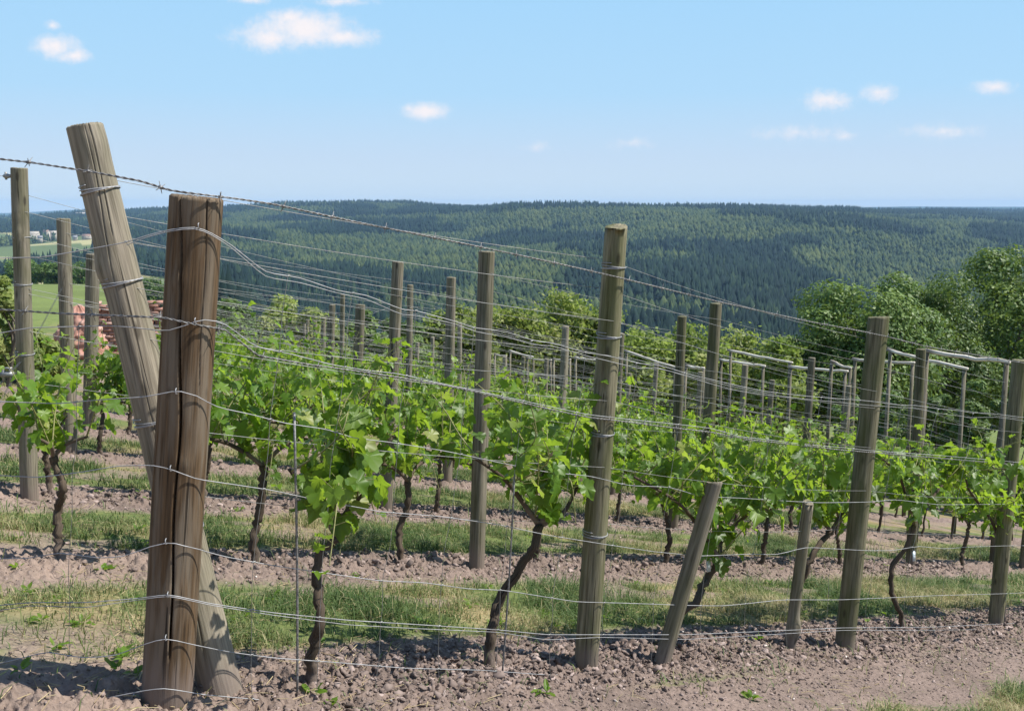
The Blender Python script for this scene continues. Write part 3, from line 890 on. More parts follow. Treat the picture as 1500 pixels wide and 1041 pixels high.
def to_local(px, py, n, base):
    """picture point on the vertical plane of a row -> vine-local coordinates"""
    d = ray(px, py); t = n / (d[0] * N[0] + d[1] * N[1]); P = d * t
    return np.array([(P[0] - base[0]) * U[0] + (P[1] - base[1]) * U[1], 0.0, P[2] - base[2]])

VG = 'grapevines planted in rows'
def traced_vine(seed, n, trunk_px, arms_px, label, dens=1.0):
    g, _ = on_row(trunk_px[0][0], n, trunk_px[0][1])
    g[2] = ground_z(g[0], g[1])
    rs = np.random.default_rng(seed)
    tr = [to_local(x, y, n, g) + [0, 0.03 * rs.standard_normal() if k else 0, 0] for k, (x, y) in enumerate(trunk_px)]
    tr[0][2] = -0.04
    arms = []
    for a in arms_px:
        loc = [to_local(x, y, n, g) for x, y in a]
        loc = [tr[-1]] + [p + [0, 0.03 * rs.standard_normal(), 0] for p in loc]
        arms.append(loc)
    e = make_vine(seed, True, trunk=tr, arms=arms, dens=dens * (0.55 if 'young' in label else 0.64), flop=0.10, top=0.90 if 'young' in label else 1.10)
    e.location = g; e.rotation_euler = (0, 0, ANG)
    tag(e, label, 'grapevine', VG)
    return e
n1 = row_n(0) + 0.05
traced_vine(101, n1, [(455, 1000), (450, 965), (457, 900), (466, 840), (478, 800), (492, 787)], [[(478, 752), (462, 728), (430, 690)], [(484, 740), (496, 700), (518, 664)], [(505, 762), (524, 715)]],
            'grapevine with a slim bent trunk, first beside the thick brown corner post', 1.25)
traced_vine(102, n1, [(718, 966), (722, 930), (745, 888), (765, 840), (777, 795), (786, 768)], [[(770, 735), (740, 700), (700, 670)], [(797, 735), (806, 690), (830, 660)], [(815, 750), (850, 700)]],
            'grapevine with a dark slanting trunk just uphill of the tall greenish fence post', 1.2)
traced_vine(103, n1, [(972, 948), (988, 910), (1013, 877), (1038, 850), (1047, 818)], [[(1060, 790), (1085, 750), (1120, 720)], [(1020, 770), (980, 730), (935, 700)]],
            'grapevine with a thick black twisted trunk behind the slanted short stake', 1.3)
traced_vine(104, n1 + 0.05, [(1163, 940), (1168, 900), (1174, 860), (1182, 822), (1200, 795), (1218, 778)], [[(1235, 750), (1265, 720)], [(1190, 750), (1150, 715)]],
            'grapevine with a crooked trunk behind the upright short stake', 1.4)
traced_vine(105, n1, [(1322, 940), (1320, 900), (1313, 866), (1319, 830), (1332, 795), (1337, 768)], [[(1362, 745), (1388, 700), (1420, 680)], [(1338, 730), (1320, 690), (1300, 675)]],
            'grapevine with an S shaped mossy trunk between the two downhill fence posts', 1.3)
traced_vine(106, n1, [(1472, 905), (1472, 870), (1470, 830), (1466, 790)], [[(1452, 760), (1425, 720), (1405, 700)], [(1480, 750), (1500, 705), (1520, 690)]],
            'grapevine with a short dark trunk close beside the last fence post', 1.3)
traced_vine(107, n1, [(1582, 885), (1585, 850), (1590, 800)], [[(1560, 770), (1535, 730)], [(1600, 770), (1630, 730)]],
            'outermost grapevine of the first row, beyond the last fence post', 1.2)

traced_vine(108, row_n(1) + 0.02, [(84, 795), (92, 750), (94, 715), (84, 672)], [[(72, 650), (52, 640)], [(98, 652), (122, 636)]], 'young grapevine with a thin leaning trunk beside the knotted end post', 0.9)
traced_vine(109, row_n(2) + 0.03, [(74, 722), (72, 690), (66, 652)], [[(52, 640), (34, 625)], [(84, 630), (100, 610)]], 'young grapevine with a thin dark trunk right behind a paler trunk', 0.9)
HI = [make_vine(200 + k, True, dens=0.95) for k in range(6)]
LO = [make_vine(300 + k, False, dens=1.2) for k in range(6)]
used = set()
def copy_tree(o):
    c = o.copy(); COL.objects.link(c)
    for ch in o.children:
        d = ch.copy(); COL.objects.link(d); d.parent = c
    return c
rs = np.random.default_rng(55)
known = {1: [375, 600, 800, 975, 1112, 1232, 1412], 2: [300, 470], 3: [150, 222], 4: [185]}
kk = 0
for i in range(1, NROWS):
    us = []
    for px in known.get(i, []):
        P, _ = on_row(px, row_n(i)); us.append(u_of(P))
    u = max([USTART[i] + 0.35] + [x + 1.0 for x in us])
    while u < UEND:
        us.append(u); u += 0.98 + 0.16 * (rs.random() - 0.5)
    c = 0
    for u in us:
        p = un(u, row_n(i) + 0.05 * rs.standard_normal())
        P = np.array([p[0], p[1], plane_z(*p)])
        x, y = pxof(P)
        if x > 1720 or x < -160:
            continue
        pool = HI if p[1] < 11 else LO
        src = pool[kk % len(pool)]; kk += 1
        if src.name in used:
            e = copy_tree(src)
        else:
            e = src; used.add(src.name)
        P[2] = ground_z(P[0], P[1])
        e.location = P
        e.rotation_euler = (0, 0, ANG + 0.08 * rs.standard_normal())
        s = 0.93 + 0.16 * rs.random()
        if i == 2 and u < 4 or i == 3 and u < 4.5:
            s *= 0.9
        e.scale = (s, s, s)
        lab = f'green grapevine, {ORD[c]} from the uphill end of the {ORD[i]} row behind the wire fence'
        tag(e, lab, 'grapevine', VG)
        c += 1

for src in HI + LO:
    if src.name not in used:
        for ch in list(src.children):
            bpy.data.objects.remove(ch)
        bpy.data.objects.remove(src)

# ------------------------------------------------------------------ wires
def sag_line(A, B, m=8, sag=0.01):
    t = np.linspace(0, 1, m)[:, None]
    P = A + (B - A) * t
    P[:, 2] -= sag * 4 * (t[:, 0] * (1 - t[:, 0]))
    return P

def trellis_wires():
    rs = np.random.default_rng(9)
    fr = [0.36, 0.50, 0.63, 0.66, 0.74, 0.80, 0.87, 0.93]
    for i in range(NROWS):
        ps = sorted(row_posts[i], key=lambda a: a[0])
        if len(ps) < 2:
            continue
        e = empty('trellis_wires', ps[0][1])
        tag(e, f'thin grey strands strung post to post along the {ORD[i]} row of vines', 'trellis wires', 'trellis wires of the vine rows')
        rad = 0.0010 if i < 2 else 0.0013
        for f in fr:
            mb = MB()
            pts = []
            side = -1 if rs.random() < 0.5 else 1
            prev = None
            for (u, P, T) in ps:
                A = P + (T - P) * min(0.99, f + 0.012 * rs.standard_normal())
                A = A + np.array([N[0], N[1], 0]) * side * 0.046
                if prev is not None:
                    seg = sag_line(prev, A, 7, 0.012 + 0.02 * rs.random())
                    pts.append(seg[:-1])
                prev = A
            pts.append(prev[None])
            mb.tube(np.concatenate(pts) - ps[0][1], rad, 4, cap=False)
            obj('wire', mb.mesh('wire'), M['zinc_dull'], e)
trellis_wires()

# fence surface: a polyline seen from above, in front of the posts
def off(P, r):
    return np.array([P[0], P[1]]) - N * (r + 0.004)
mx, my = MAIN_B[0], MAIN_B[1]
RM = 0.0805
FPATH = [np.array([-4.2, my - 0.02]), np.array([-1.75, my - 0.075])] + [np.array([mx + RM * math.cos(a), my + RM * math.sin(a)]) for a in np.radians(np.linspace(-104, -42, 9))] + \
        [off(P2_B, 0.053), off(J_B, 0.059), off(M_B, 0.056), un(9.5, ROW0 - 0.02)]
# the posts lean a little; let each vertex of the path lean with its post
def _lean(B, T):
    return (T - B)[:2] / (T[2] - B[2]), B[2]
_LM, _L2, _LJ, _LL = _lean(MAIN_B, MAIN_T), _lean(P2_B, P2_T), _lean(J_B, J_T), _lean(M_B, M_T)
LEAN = [None, None] + [_LM] * (len(FPATH) - 6) + [_L2, _LJ, _LL, None]

def fence_point(px, py, push=0.0):
    d = ray(px, py)
    z = d[2] * 3.0 / d[1]
    best = None
    for _ in range(3):
        V = [p if l is None else p + l[0] * (z - l[1]) for p, l in zip(FPATH, LEAN)]
        best = None
        for a, b in zip(V[:-1], V[1:]):
            e = b - a
            Mx = np.array([[d[0], -e[0]], [d[1], -e[1]]])
            if abs(np.linalg.det(Mx)) < 1e-9:
                continue
            t, q = np.linalg.solve(Mx, a)
            if t > 0 and -1e-6 <= q <= 1 + 1e-6 and (best is None or t < best):
                best = t
        if best is None:
            best = FPATH[0][1] / d[1]
        z = d[2] * best
    return d * (best - push)

def dense(px_pts, step=14):
    out = []
    for (x0, y0), (x1, y1) in zip(px_pts[:-1], px_pts[1:]):
        k = max(1, int(abs(x1 - x0) / step))
        for q in range(k):
            out.append((x0 + (x1 - x0) * q / k, y0 + (y1 - y0) * q / k))
    out.append(px_pts[-1])
    # round the corners a little
    P = np.array(out, float)
    Q = P.copy()
    Q[1:-1, 1] = 0.2 * P[:-2, 1] + 0.6 * P[1:-1, 1] + 0.2 * P[2:, 1]
    return Q

def fence_line(px_pts, step=14, push=0.0):
    return np.array([fence_point(x, y, push) for x, y in dense(px_pts, step)])

LINES = [
 [(-80, 380), (0, 378), (60, 377), (85, 373), (130, 365), (185, 355), (215, 345), (250, 336), (285, 332), (310, 341), (340, 360), (389, 399), (440, 407), (495, 426), (536, 432), (590, 454), (610, 455), (668, 471), (697, 481), (726, 483), (760, 490), (780, 500), (806, 501), (852, 515), (901, 523), (936, 533), (964, 534), (999, 545), (1034, 554), (1068, 562), (1120, 573), (1180, 580), (1273, 587), (1317, 593), (1353, 594), (1376, 600), (1400, 599), (1422, 606), (1445, 604), (1472, 608), (1560, 618)],
 [(-80, 498), (0, 488), (43, 480), (161, 477), (202, 480), (248, 486), (270, 476), (300, 467), (317, 470), (345, 482), (366, 506), (424, 518), (490, 535), (541, 543), (582, 547), (639, 560), (697, 572), (780, 590), (860, 607), (921, 614), (982, 620), (1042, 627), (1082, 639), (1143, 646), (1180, 651), (1233, 655), (1277, 660), (1366, 666), (1472, 675), (1560, 684)],
 [(-80, 584), (0, 588), (86, 591), (138, 586), (213, 581), (265, 571), (288, 580), (317, 596), (369, 607), (419, 620), (482, 629), (515, 641), (568, 647), (620, 655), (661, 662), (730, 677), (800, 691), (865, 697), (921, 711), (982, 713), (1026, 727), (1082, 729), (1143, 733), (1200, 736), (1277, 735), (1310, 731), (1375, 739), (1472, 738), (1560, 742)],
 [(-80, 694), (0, 696), (55, 699), (115, 692), (173, 682), (225, 681), (254, 688), (285, 701), (340, 709), (400, 718), (477, 735), (527, 743), (554, 749), (646, 756), (731, 768), (800, 783), (881, 796), (961, 808), (1026, 814), (1099, 811), (1139, 812), (1180, 801), (1268, 806), (1308, 806), (1348, 799), (1383, 804), (1410, 801), (1472, 799), (1560, 798)],
 [(-80, 822), (0, 818), (43, 817), (87, 809), (145, 817), (179, 815), (220, 801), (243, 793), (269, 798), (292, 805), (330, 815), (400, 828), (477, 839), (554, 850), (623, 853), (685, 862), (738, 864), (800, 874), (844, 881), (921, 883), (1002, 886), (1058, 887), (1100, 883), (1144, 878), (1233, 878), (1300, 875), (1366, 872), (1472, 869), (1560, 865)],
 [(-80, 890), (0, 886), (43, 882), (127, 882), (202, 876), (246, 870), (289, 879), (304, 883), (400, 897), (511, 908), (608, 914), (731, 922), (800, 929), (881, 929), (1002, 929), (1100, 925), (1233, 919), (1366, 918), (1472, 913), (1560, 908)],
 [(-80, 990), (0, 971), (69, 954), (121, 963), (168, 960), (214, 942), (243, 934), (275, 942), (333, 954), (400, 963), (496, 970), (592, 978), (707, 981), (800, 988), (921, 984), (1058, 979), (1115, 971), (1200, 970), (1233, 969), (1366, 961), (1472, 956), (1560, 950)],
 [(120, 1027), (160, 1021), (211, 1011), (240, 1007), (275, 1013), (300, 1017), (400, 1026), (520, 1034), (700, 1042), (900, 1043), (1100, 1036), (1246, 1033), (1366, 1022), (1472, 1012), (1560, 1004)],
]
def ly(k, x):
    P = LINES[k]
    return float(np.interp(x, [p[0] for p in P], [p[1] for p in P]))

FO = np.array([mx, my, MAIN_B[2]])
fence = empty('wire_mesh_fence', FO)
tag(fence, 'sagging galvanised wire mesh fence stretched in front of the vines', 'wire fence')
for k, P in enumerate(LINES):
    mb = MB()
    L3 = fence_line(P, 12)
    mb.tube(L3 - FO, 0.0015, 5, cap=False)
    if k in (0, 5):        # doubled where two lengths of mesh are spliced
        Q = [(x, y + 3.5 + 4.5 * math.sin(x * 0.019 + k) ** 2) if abs(x - (252 if k == 0 else 246)) > 60 else (x, y + 2.2) for x, y in P if (k == 5 or x > 150)]
        L4 = fence_line(Q, 12, 0.002)
        mb.tube(L4 - FO, 0.0012, 5, cap=False)
    obj('line_wire', mb.mesh('line_wire'), M['zinc'], fence)
rs = np.random.default_rng(4)
x = -30.0
while x < 1500:
    # upright stays; knotted to each line wire they cross
    x5 = x
    pts = []
    top = 0 if x > 330 else 1
    for k in range(top, 8):
        if k == 7 and x < 150:
            continue
        xk = x5 + (4 - k) * (8 if x > 320 else 2) * (1.5 if k < 4 else 0.25) + rs.standard_normal() * 1.5
        yk = ly(k, xk)
        if pts:
            xp, yp = pts[-1]
            pts.append(((xp + xk) / 2 + rs.standard_normal() * 3, (yp + yk) / 2))
        pts.append((xk, yk))
    if not (205 < x < 300):
        S = np.array([fence_point(a, b, 0.001) for a, b in pts])
        mb = MB()
        mb.tube(smooth_path(S, 3 * len(S)) - FO, 0.0009, 4, cap=False)
        for a, b in pts[::2]:
            q = fence_point(a, b, 0.001) - FO
            dd = np.array([0.006, 0.004, 0.001])
            mb.tube([q - dd, q, q + dd], [0.0018, 0.0030, 0.0018], 5)
        obj('stay_wire', mb.mesh('stay_wire'), M['zinc_dull'], fence)
    Yd = fence_point(x, 800)[1]
    x += 0.27 * F0 / Yd * (0.72 if x > 300 else 0.95)
# staples on the corner post
mb = MB()
for k, (a, b) in enumerate(((291, 331), (286, 470), (258, 573), (250, 686), (243, 793), (246, 871), (243, 934))):
    q = fence_point(a, b, 0.002) - FO
    mb.tube([q + [-0.001, 0.006, 0.008], q + [0, -0.004, 0.006], q + [0, -0.004, -0.006], q + [0.001, 0.006, -0.008]], 0.0016, 5)
obj('staple', mb.mesh('staple'), M['zinc'], fence)

def barbed(px_pts, label, barb_every=0.19, seed=1, r=0.0018):
    L3 = fence_line(px_pts, 6, 0.004)
    d = np.concatenate([[0], np.cumsum(np.linalg.norm(np.diff(L3, axis=0), axis=1))])
    m = int(d[-1] / 0.006)
    t = np.linspace(0, d[-1], m)
    C = np.stack([np.interp(t, d, L3[:, k]) for k in range(3)], 1)
    T = np.gradient(C, axis=0); T /= np.linalg.norm(T, axis=1)[:, None]
    A = np.cross(T, [0, 0, 1.0]); A /= np.linalg.norm(A, axis=1)[:, None]; B = np.cross(T, A)
    e = empty('barbed_wire', L3[0]); tag(e, label, 'barbed wire', 'barbed wires along the fence')
    for sg in (0, math.pi):
        ph = t / 0.042 * 2 * math.pi + sg
        P = C + 0.0017 * (np.cos(ph)[:, None] * A + np.sin(ph)[:, None] * B)
        mb = MB(); mb.tube(P - L3[0], r, 4, cap=False)
        obj('strand', mb.mesh('strand'), M['rust'], e)
    rs = np.random.default_rng(seed)
    s = 0.05
    while s < d[-1]:
        k = min(m - 1, int(s / d[-1] * m)); c = C[k]
        mb = MB()
        a = rs.random() * 3.14
        for q in (0, 1):
            v = math.cos(a + q * 1.5) * A[k] + math.sin(a + q * 1.5) * B[k] + T[k] * (0.25 if q else -0.25)
            mb.tube([c - v * 0.019, c, c + v * 0.019], [0.0008, 0.0017, 0.0008], 4)
        mb.tube([c - T[k] * 0.006, c, c + T[k] * 0.006], [0.0042, 0.0046, 0.0042], 6)
        mb.V = [v - L3[0] for v in mb.V]
        obj('barb', mb.mesh('barb', smooth=False), M['rust'], e)
        s += barb_every * (0.85 + 0.3 * rs.random())
    return e
barbed([(-80, 228), (0, 233), (45, 238), (130, 251), (205, 265), (250, 279), (287, 284), (345, 291), (400, 299), (520, 325), (680, 357), (780, 378), (852, 394), (904, 406), (953, 418), (1048, 441), (1180, 470), (1261, 485), (1299, 493), (1359, 508), (1472, 527), (1560, 542)],
       'twisted barbed wire running along the very top of the fence', seed=2)
barbed([(-80, 447), (0, 453), (86, 459), (161, 462), (239, 465), (290, 476), (330, 483), (378, 521), (453, 534), (541, 546), (640, 562), (697, 574), (800, 598), (860, 611), (921, 618), (982, 626), (1042, 633), (1100, 644), (1233, 659), (1366, 670), (1472, 679), (1560, 688)],
       'twisted barbed wire at mid height of the fence, among the vine tops', seed=3)

# wire wrapped round the strut, turn upon turn
def wraps(label, P, T, fr_list, rad, col='zinc'):
    e = None
    d = (T - P); Ln = np.linalg.norm(d); d = d / Ln
    x = np.cross(d, [0, 1, 0]); x /= np.linalg.norm(x); y = np.cross(d, x)
    o = empty('tie_wire', P); tag(o, label, 'tie wire', 'wires tied round posts')
    for f in fr_list:
        mb = MB()
        a = np.linspace(0, 2 * math.pi * 3.2, 70)
        h = np.linspace(-0.010, 0.010, 70) + 0.006 * np.sin(a * 0.7)
        r = rad(f) + 0.002
        C = (d * f * Ln) + (np.cos(a) * r)[:, None] * x + (np.sin(a) * r)[:, None] * y + h[:, None] * d
        mb.tube(C, 0.0017, 4)
        obj('wire_loop', mb.mesh('wire_loop'), M[col], o)
wraps('grey tie wires wound round the leaning strut', BR_B, BR_T, [0.30, 0.50, 0.74, 0.895], lambda f: 0.071 - 0.018 * f)
wraps('grey tie wires wound round the tall greenish fence post', P2_B, P2_T, [0.32, 0.55, 0.765, 0.915], lambda f: 0.0515 - 0.004 * f)
wraps('grey tie wires wound round the knotted end post', tp['A'][0], tp['A'][1], [0.45, 0.66, 0.80], lambda f: 0.050 - 0.003 * f)

# wire tensioner and its anchor wire on the end post of the third row
A_P, A_T = tp['A']
def anchor(P, T, f, gx, label, tens=True):
    S = P + (T - P) * f
    gp = np.array([P[0] + gx[0], P[1] + gx[1], 0]); gp[2] = ground_z(gp[0], gp[1]) - 0.02
    o = empty('anchor_wire', S); tag(o, label, 'anchor wire', 'anchor wires at the row ends')
    mb = MB()
    for k in (-1, 1):
        mb.tube(sag_line(np.zeros(3) + [k * 0.004, -0.05, 0], gp - S + [k * 0.004, 0, 0], 6, 0.01), 0.0016, 4, cap=False)
    obj('strand', mb.mesh('strand'), M['zinc_dull'], o)
    if tens:
        mb = MB(); q = (gp - S) * 0.10
        ux = np.array([1.0, 0, 0])
        for w in (-0.02, 0.02):
            mb.tube([q + [w, -0.06, 0.035], q + [w, -0.06, -0.045]], [0.009, 0.009], 6)
        mb.tube([q + [-0.035, -0.06, 0], q + [0.035, -0.06, 0]], 0.016, 8)
        mb.tube([q + [-0.03, -0.06, 0.035], q + [0.03, -0.06, 0.035]], 0.006, 6)
        obj('tensioner', mb.mesh('tensioner'), M['zinc_dull'], o)
anchor(A_P, A_T, 0.43, (-0.55, -0.35), 'double anchor wire with a ratchet tensioner below the knotted end post')
anchor(tp['B'][0], tp['B'][1], 0.72, (-0.55, -0.35), 'double anchor wire slanting down from the thick end post', False)
anchor(tp['C'][0], tp['C'][1], 0.7, (-0.5, -0.4), 'double anchor wire slanting down from the smooth pale end post', False)
# porcelain-like insulator lump at the top of the knotted post
o = empty('wire_insulator', at_depth(14, 258, A_P[1] - 0.02)); tag(o, 'small grey metal strainer on the wire beside the knotted end post', 'strainer')
mb = MB(); mb.tube([(-0.035, 0, 0), (-0.02, 0, 0), (-0.005, 0, 0), (0.02, 0, 0)], [0.006, 0.016, 0.012, 0.004], 10)
mb.tube([(-0.02, 0, 0.022), (-0.02, 0, -0.02)], 0.006, 6)
obj('spool', mb.mesh('spool'), M['zinc_dull'], o)
mb = MB(); mb.tube([(-0.035, 0, 0), (-0.25, -0.05, 0.02)], 0.0016, 4)
mb.tube([(0.02, 0, 0), (0.075, 0.0, 0.0)], 0.0016, 4)
obj('wire', mb.mesh('wire'), M['zinc_dull'], o)

# thin dark rods pushed in beside two vines
def rod(x0, y0, x1, y1, n, label):
    g, _ = on_row(x0, n, y0); g[2] = ground_z(g[0], g[1]) - 0.1
    T = at_depth(x1, y1, g[1])
    mb = MB(); mb.tube(smooth_path([(0, 0, 0), (T - g) * 0.5 + [0.006, 0, 0], T - g], 8), 0.0042, 6)
    o = obj('training_rod', mb.mesh('training_rod'), M['rust'], loc=g)
    tag(o, label, 'rod', 'thin rods beside the vines')
rod(434, 1010, 431, 604, n1 - 0.12, 'thin dark upright rod just uphill of the slim bent vine trunk')
rod(733, 945, 754, 690, n1 - 0.07, 'thin dark rod crossing the slanting vine trunk near the tall fence post')

# pale plastic tags on two vines
def plant_tag(px, py, n, label, s=1.0):
    d = ray(px, py); t = n / (d[0] * N[0] + d[1] * N[1]); P = d * t
    o = empty('plant_tag', P, ANG); tag(o, label, 'plant tag', 'plastic tags on the vines')
    mb = MB()
    v = np.array([[-.014, 0, -.03], [.012, 0, -.032], [.016, 0, .012], [.004, 0, .026], [-.012, 0, .016]]) * s
    V = np.concatenate([v + [0, -.001, 0], v + [0, .001, 0]])
    V[:, 1] += 0.004 * np.sin(V[:, 2] * 60)
    k = 5
    tri = [[0, 1, 2], [0, 2, 3], [0, 3, 4]]
    F = np.array(tri + [[a + k, c + k, b + k] for a, b, c in tri])
    Q = np.array([[i, i + k, (i + 1) % k + k, (i + 1) % k] for i in range(k)])
    mb.add(V, [F, Q])
    obj('plate', mb.mesh('plate', smooth=False), M['plastic'], o)
    mb = MB(); mb.tube([(0.003 * s, 0, 0.022 * s), (0.01, 0.01, 0.05), (-0.01, 0.03, 0.055)], 0.0012, 4)
    obj('tie', mb.mesh('tie'), M['zinc_dull'], o)
plant_tag(1038, 826, n1 - 0.03, 'pale plastic tag hanging on the thick black twisted trunk', 1.2)
plant_tag(1339, 813, n1 - 0.02, 'pale plastic tag hanging on the S shaped mossy trunk', 1.2)

# ------------------------------------------------------------------ pergola rails at the foot of the vineyard
RG = 'pale rails on posts at the foot of the vineyard'
def on_u(px, py, u):
    d = ray(px, py); t = u / (d[0] * U[0] + d[1] * U[1])
    return d * t
RAILS = [((724, 518), (742, 521), 18, 0.03), ((746, 513), (783, 523), 18, 0.03), ((771, 524), (808, 528), 17, 0.032), ((810, 525), (836, 527), 17, 0.03), ((842, 523), (876, 527), 17, 0.032),
         ((915, 513), (992, 538), 16.5, 0.036), ((1004, 535), (1032, 539), 16.8, 0.036), ((1054, 526), (1121, 535), 16.4, 0.036), ((1067, 512), (1161, 531), 16.0, 0.033), ((1155, 536), (1242, 544), 15.6, 0.036),
         ((1217, 528), (1247, 539), 15.0, 0.034), ((1249, 526), (1341, 531), 15.2, 0.036), ((1300, 512), (1418, 540), 14.6, 0.036), ((1353, 513), (1480, 530), 11.5, 0.036)]
RLAB = ['tiny pale rail far down the slope, uphill of a drooping one', 'short drooping pale rail behind the third row', 'level pale rail with a yellowish middle far down the slope', 'short level pale rail right of a yellowish one', 'pale rail just uphill of the tall greenish fence post',
        'steep drooping pale rail just downhill of the tall greenish fence post', 'short pale rail seen between two trellis posts', 'pale rail passing behind the post of the slanted stake', 'long high pale rail before the light green tree', 'pale rail ending in front of the dark leafy tree',
        'short steep pale rail uphill of the stout fence post', 'level pale rail crossing behind the stout fence post', 'long drooping pale rail ending at a thin post by the dark tree', 'thick pale rail reaching from a trellis post past the last fence post']
for k, ((x0, y0), (x1, y1), u, r) in enumerate(RAILS):
    A, B = on_u(x0, y0, u), on_u(x1, y1, u)
    e = empty('trellis_rail', A); tag(e, RLAB[k], 'trellis rail', RG)
    mb = MB(); rs_ = np.random.default_rng(k); r *= 0.72
    C = sag_line(np.zeros(3), B - A, 9, 0.015); C += rs_.standard_normal(C.shape) * 0.006
    mb.tube(C, np.linspace(r * 1.05, r * 0.9, 9), 9, jitter=0.05, rs=rs_)
    obj('rail', mb.mesh('rail'), M['wood_pale'], e)
    for q, Pq in enumerate((A + (B - A) * 0.04, A + (B - A) * 0.96)):
        g = Pq.copy(); g[2] = ground_z(g[0], g[1]) - 0.2
        mb = MB(); mb.tube([g - A, (g + Pq) / 2 - A + rs_.standard_normal(3) * 0.01, Pq - A - [0, 0, r * 0.9]], [0.034, 0.032, 0.029], 9, jitter=0.05, rs=rs_)
        obj('post', mb.mesh('post'), M['wood'], e)

# ------------------------------------------------------------------ grass, clods, straw
def pick_points(n, un_lo, un_hi):
    u = rng.uniform(un_lo[0], un_hi[0], n); nn = rng.uniform(un_lo[1], un_hi[1], n)
    X = u * U[0] + nn * N[0]; Y = u * U[1] + nn * N[1]
    Z = plane_z(X, Y)
    fw = Y * CT - Z * ST; up = Y * ST + Z * CT
    px = CX + F0 * X / fw; py = CY - F0 * up / fw
    ok = (fw > 1) & (px > -90) & (px < 1590) & (py < 1110)
    return u[ok], nn[ok], X[ok], Y[ok]

def build_grass():
    VV, TT, FF = [], [], []
    base = 0
    for (lo, hi, dens, wid) in (((-2.5, 1.5), (9, 5.6), 8500, 1.0), ((9, 1.5), (14.5, 5.6), 3600, 1.5), ((-2, 5.6), (12, 9.2), 4200, 1.35), ((0, 9.2), (14, 14), 900, 1.9)):
        area = (hi[0] - lo[0]) * (hi[1] - lo[1])
        u, n, X, Y = pick_points(int(area * dens), lo, hi)
        s = soil_share(u, n)
        clump = fbm(u * 5.5, n * 5.5, 2, 131)
        p = (1 - s) ** 1.5 * np.clip(0.25 + 1.9 * (clump - 0.32), 0, 1)
        p = np.maximum(p, 0.012)
        k = rng.random(len(u)) < p
        u, n, X, Y, clump = u[k], n[k], X[k], Y[k], clump[k]
        m = len(u)
        Z = plane_z(X, Y) + micro(X, Y)[0]
        tall = 0.5 + 0.9 * fbm(u * 2.3, n * 2.3, 2, 137)
        L = (0.035 + 0.065 * rng.random(m) ** 1.5) * tall * (0.7 + 0.6 * clump)
        az = rng.random(m) * 6.283; lean = 0.3 + 1.1 * rng.random(m)
        w = (0.0012 + 0.0014 * rng.random(m)) * wid
        dx, dy = np.cos(az), np.sin(az); sx, sy = -dy, dx
        B = np.stack([X, Y, Z - 0.006], -1)
        D = np.stack([dx * lean, dy * lean, np.ones(m)], -1)
        Sd = np.stack([sx, sy, 0 * sx], -1) * w[:, None]
        mid = B + D * (L * 0.55)[:, None] * [0.55, 0.55, 1]
        tip = B + D * L[:, None] * np.stack([np.full(m, 1.1), np.full(m, 1.1), 1 - 0.40 * lean], -1)
        V = np.stack([B - Sd, B + Sd, mid - Sd * 0.8, mid + Sd * 0.8, tip], 1)
        dry = fbm(u * 1.7, n * 1.7, 3, 70)
        t = np.clip(0.29 + 0.24 * rng.standard_normal(m) + 1.8 * (dry - 0.5), 0, 1)
        t = np.where(rng.random(m) < 0.08, 0.92, t)
        i = base + np.arange(m)[:, None] * 5
        FF.append(np.concatenate([i + [0, 1, 3], i + [0, 3, 2], i + [2, 3, 4]]))
        VV.append(V.reshape(-1, 3)); TT.append(np.repeat(t, 5)); base += m * 5
        print('grass', m)
    me = np_mesh('grass', np.concatenate(VV), np.concatenate(FF), {'tint': np.concatenate(TT)}, smooth=False)
    kind(obj('grass', me, M['grass']), 'stuff', 'short green and yellowing grass between the vine rows')
build_grass()

def ico():
    t = (1 + 5 ** 0.5) / 2
    v = np.array([[-1, t, 0], [1, t, 0], [-1, -t, 0], [1, -t, 0], [0, -1, t], [0, 1, t], [0, -1, -t], [0, 1, -t], [t, 0, -1], [t, 0, 1], [-t, 0, -1], [-t, 0, 1]], float)
    v /= np.linalg.norm(v[0])
    f = np.array([[0, 11, 5], [0, 5, 1], [0, 1, 7], [0, 7, 10], [0, 10, 11], [1, 5, 9], [5, 11, 4], [11, 10, 2], [10, 7, 6], [7, 1, 8], [3, 9, 4], [3, 4, 2], [3, 2, 6], [3, 6, 8], [3, 8, 9], [4, 9, 5], [2, 4, 11], [6, 2, 10], [8, 6, 7], [9, 8, 1]])
    # one subdivision
    mid = {}; V = list(v); F = []
    def m(a, b):
        k = (min(a, b), max(a, b))
        if k not in mid:
            p = (V[a] + V[b]) / 2; V.append(p / np.linalg.norm(p)); mid[k] = len(V) - 1
        return mid[k]
    for a, b, c in f:
        ab, bc, ca = m(a, b), m(b, c), m(c, a)
        F += [[a, ab, ca], [b, bc, ab], [c, ca, bc], [ab, bc, ca]]
    return np.array(V), np.array(F)

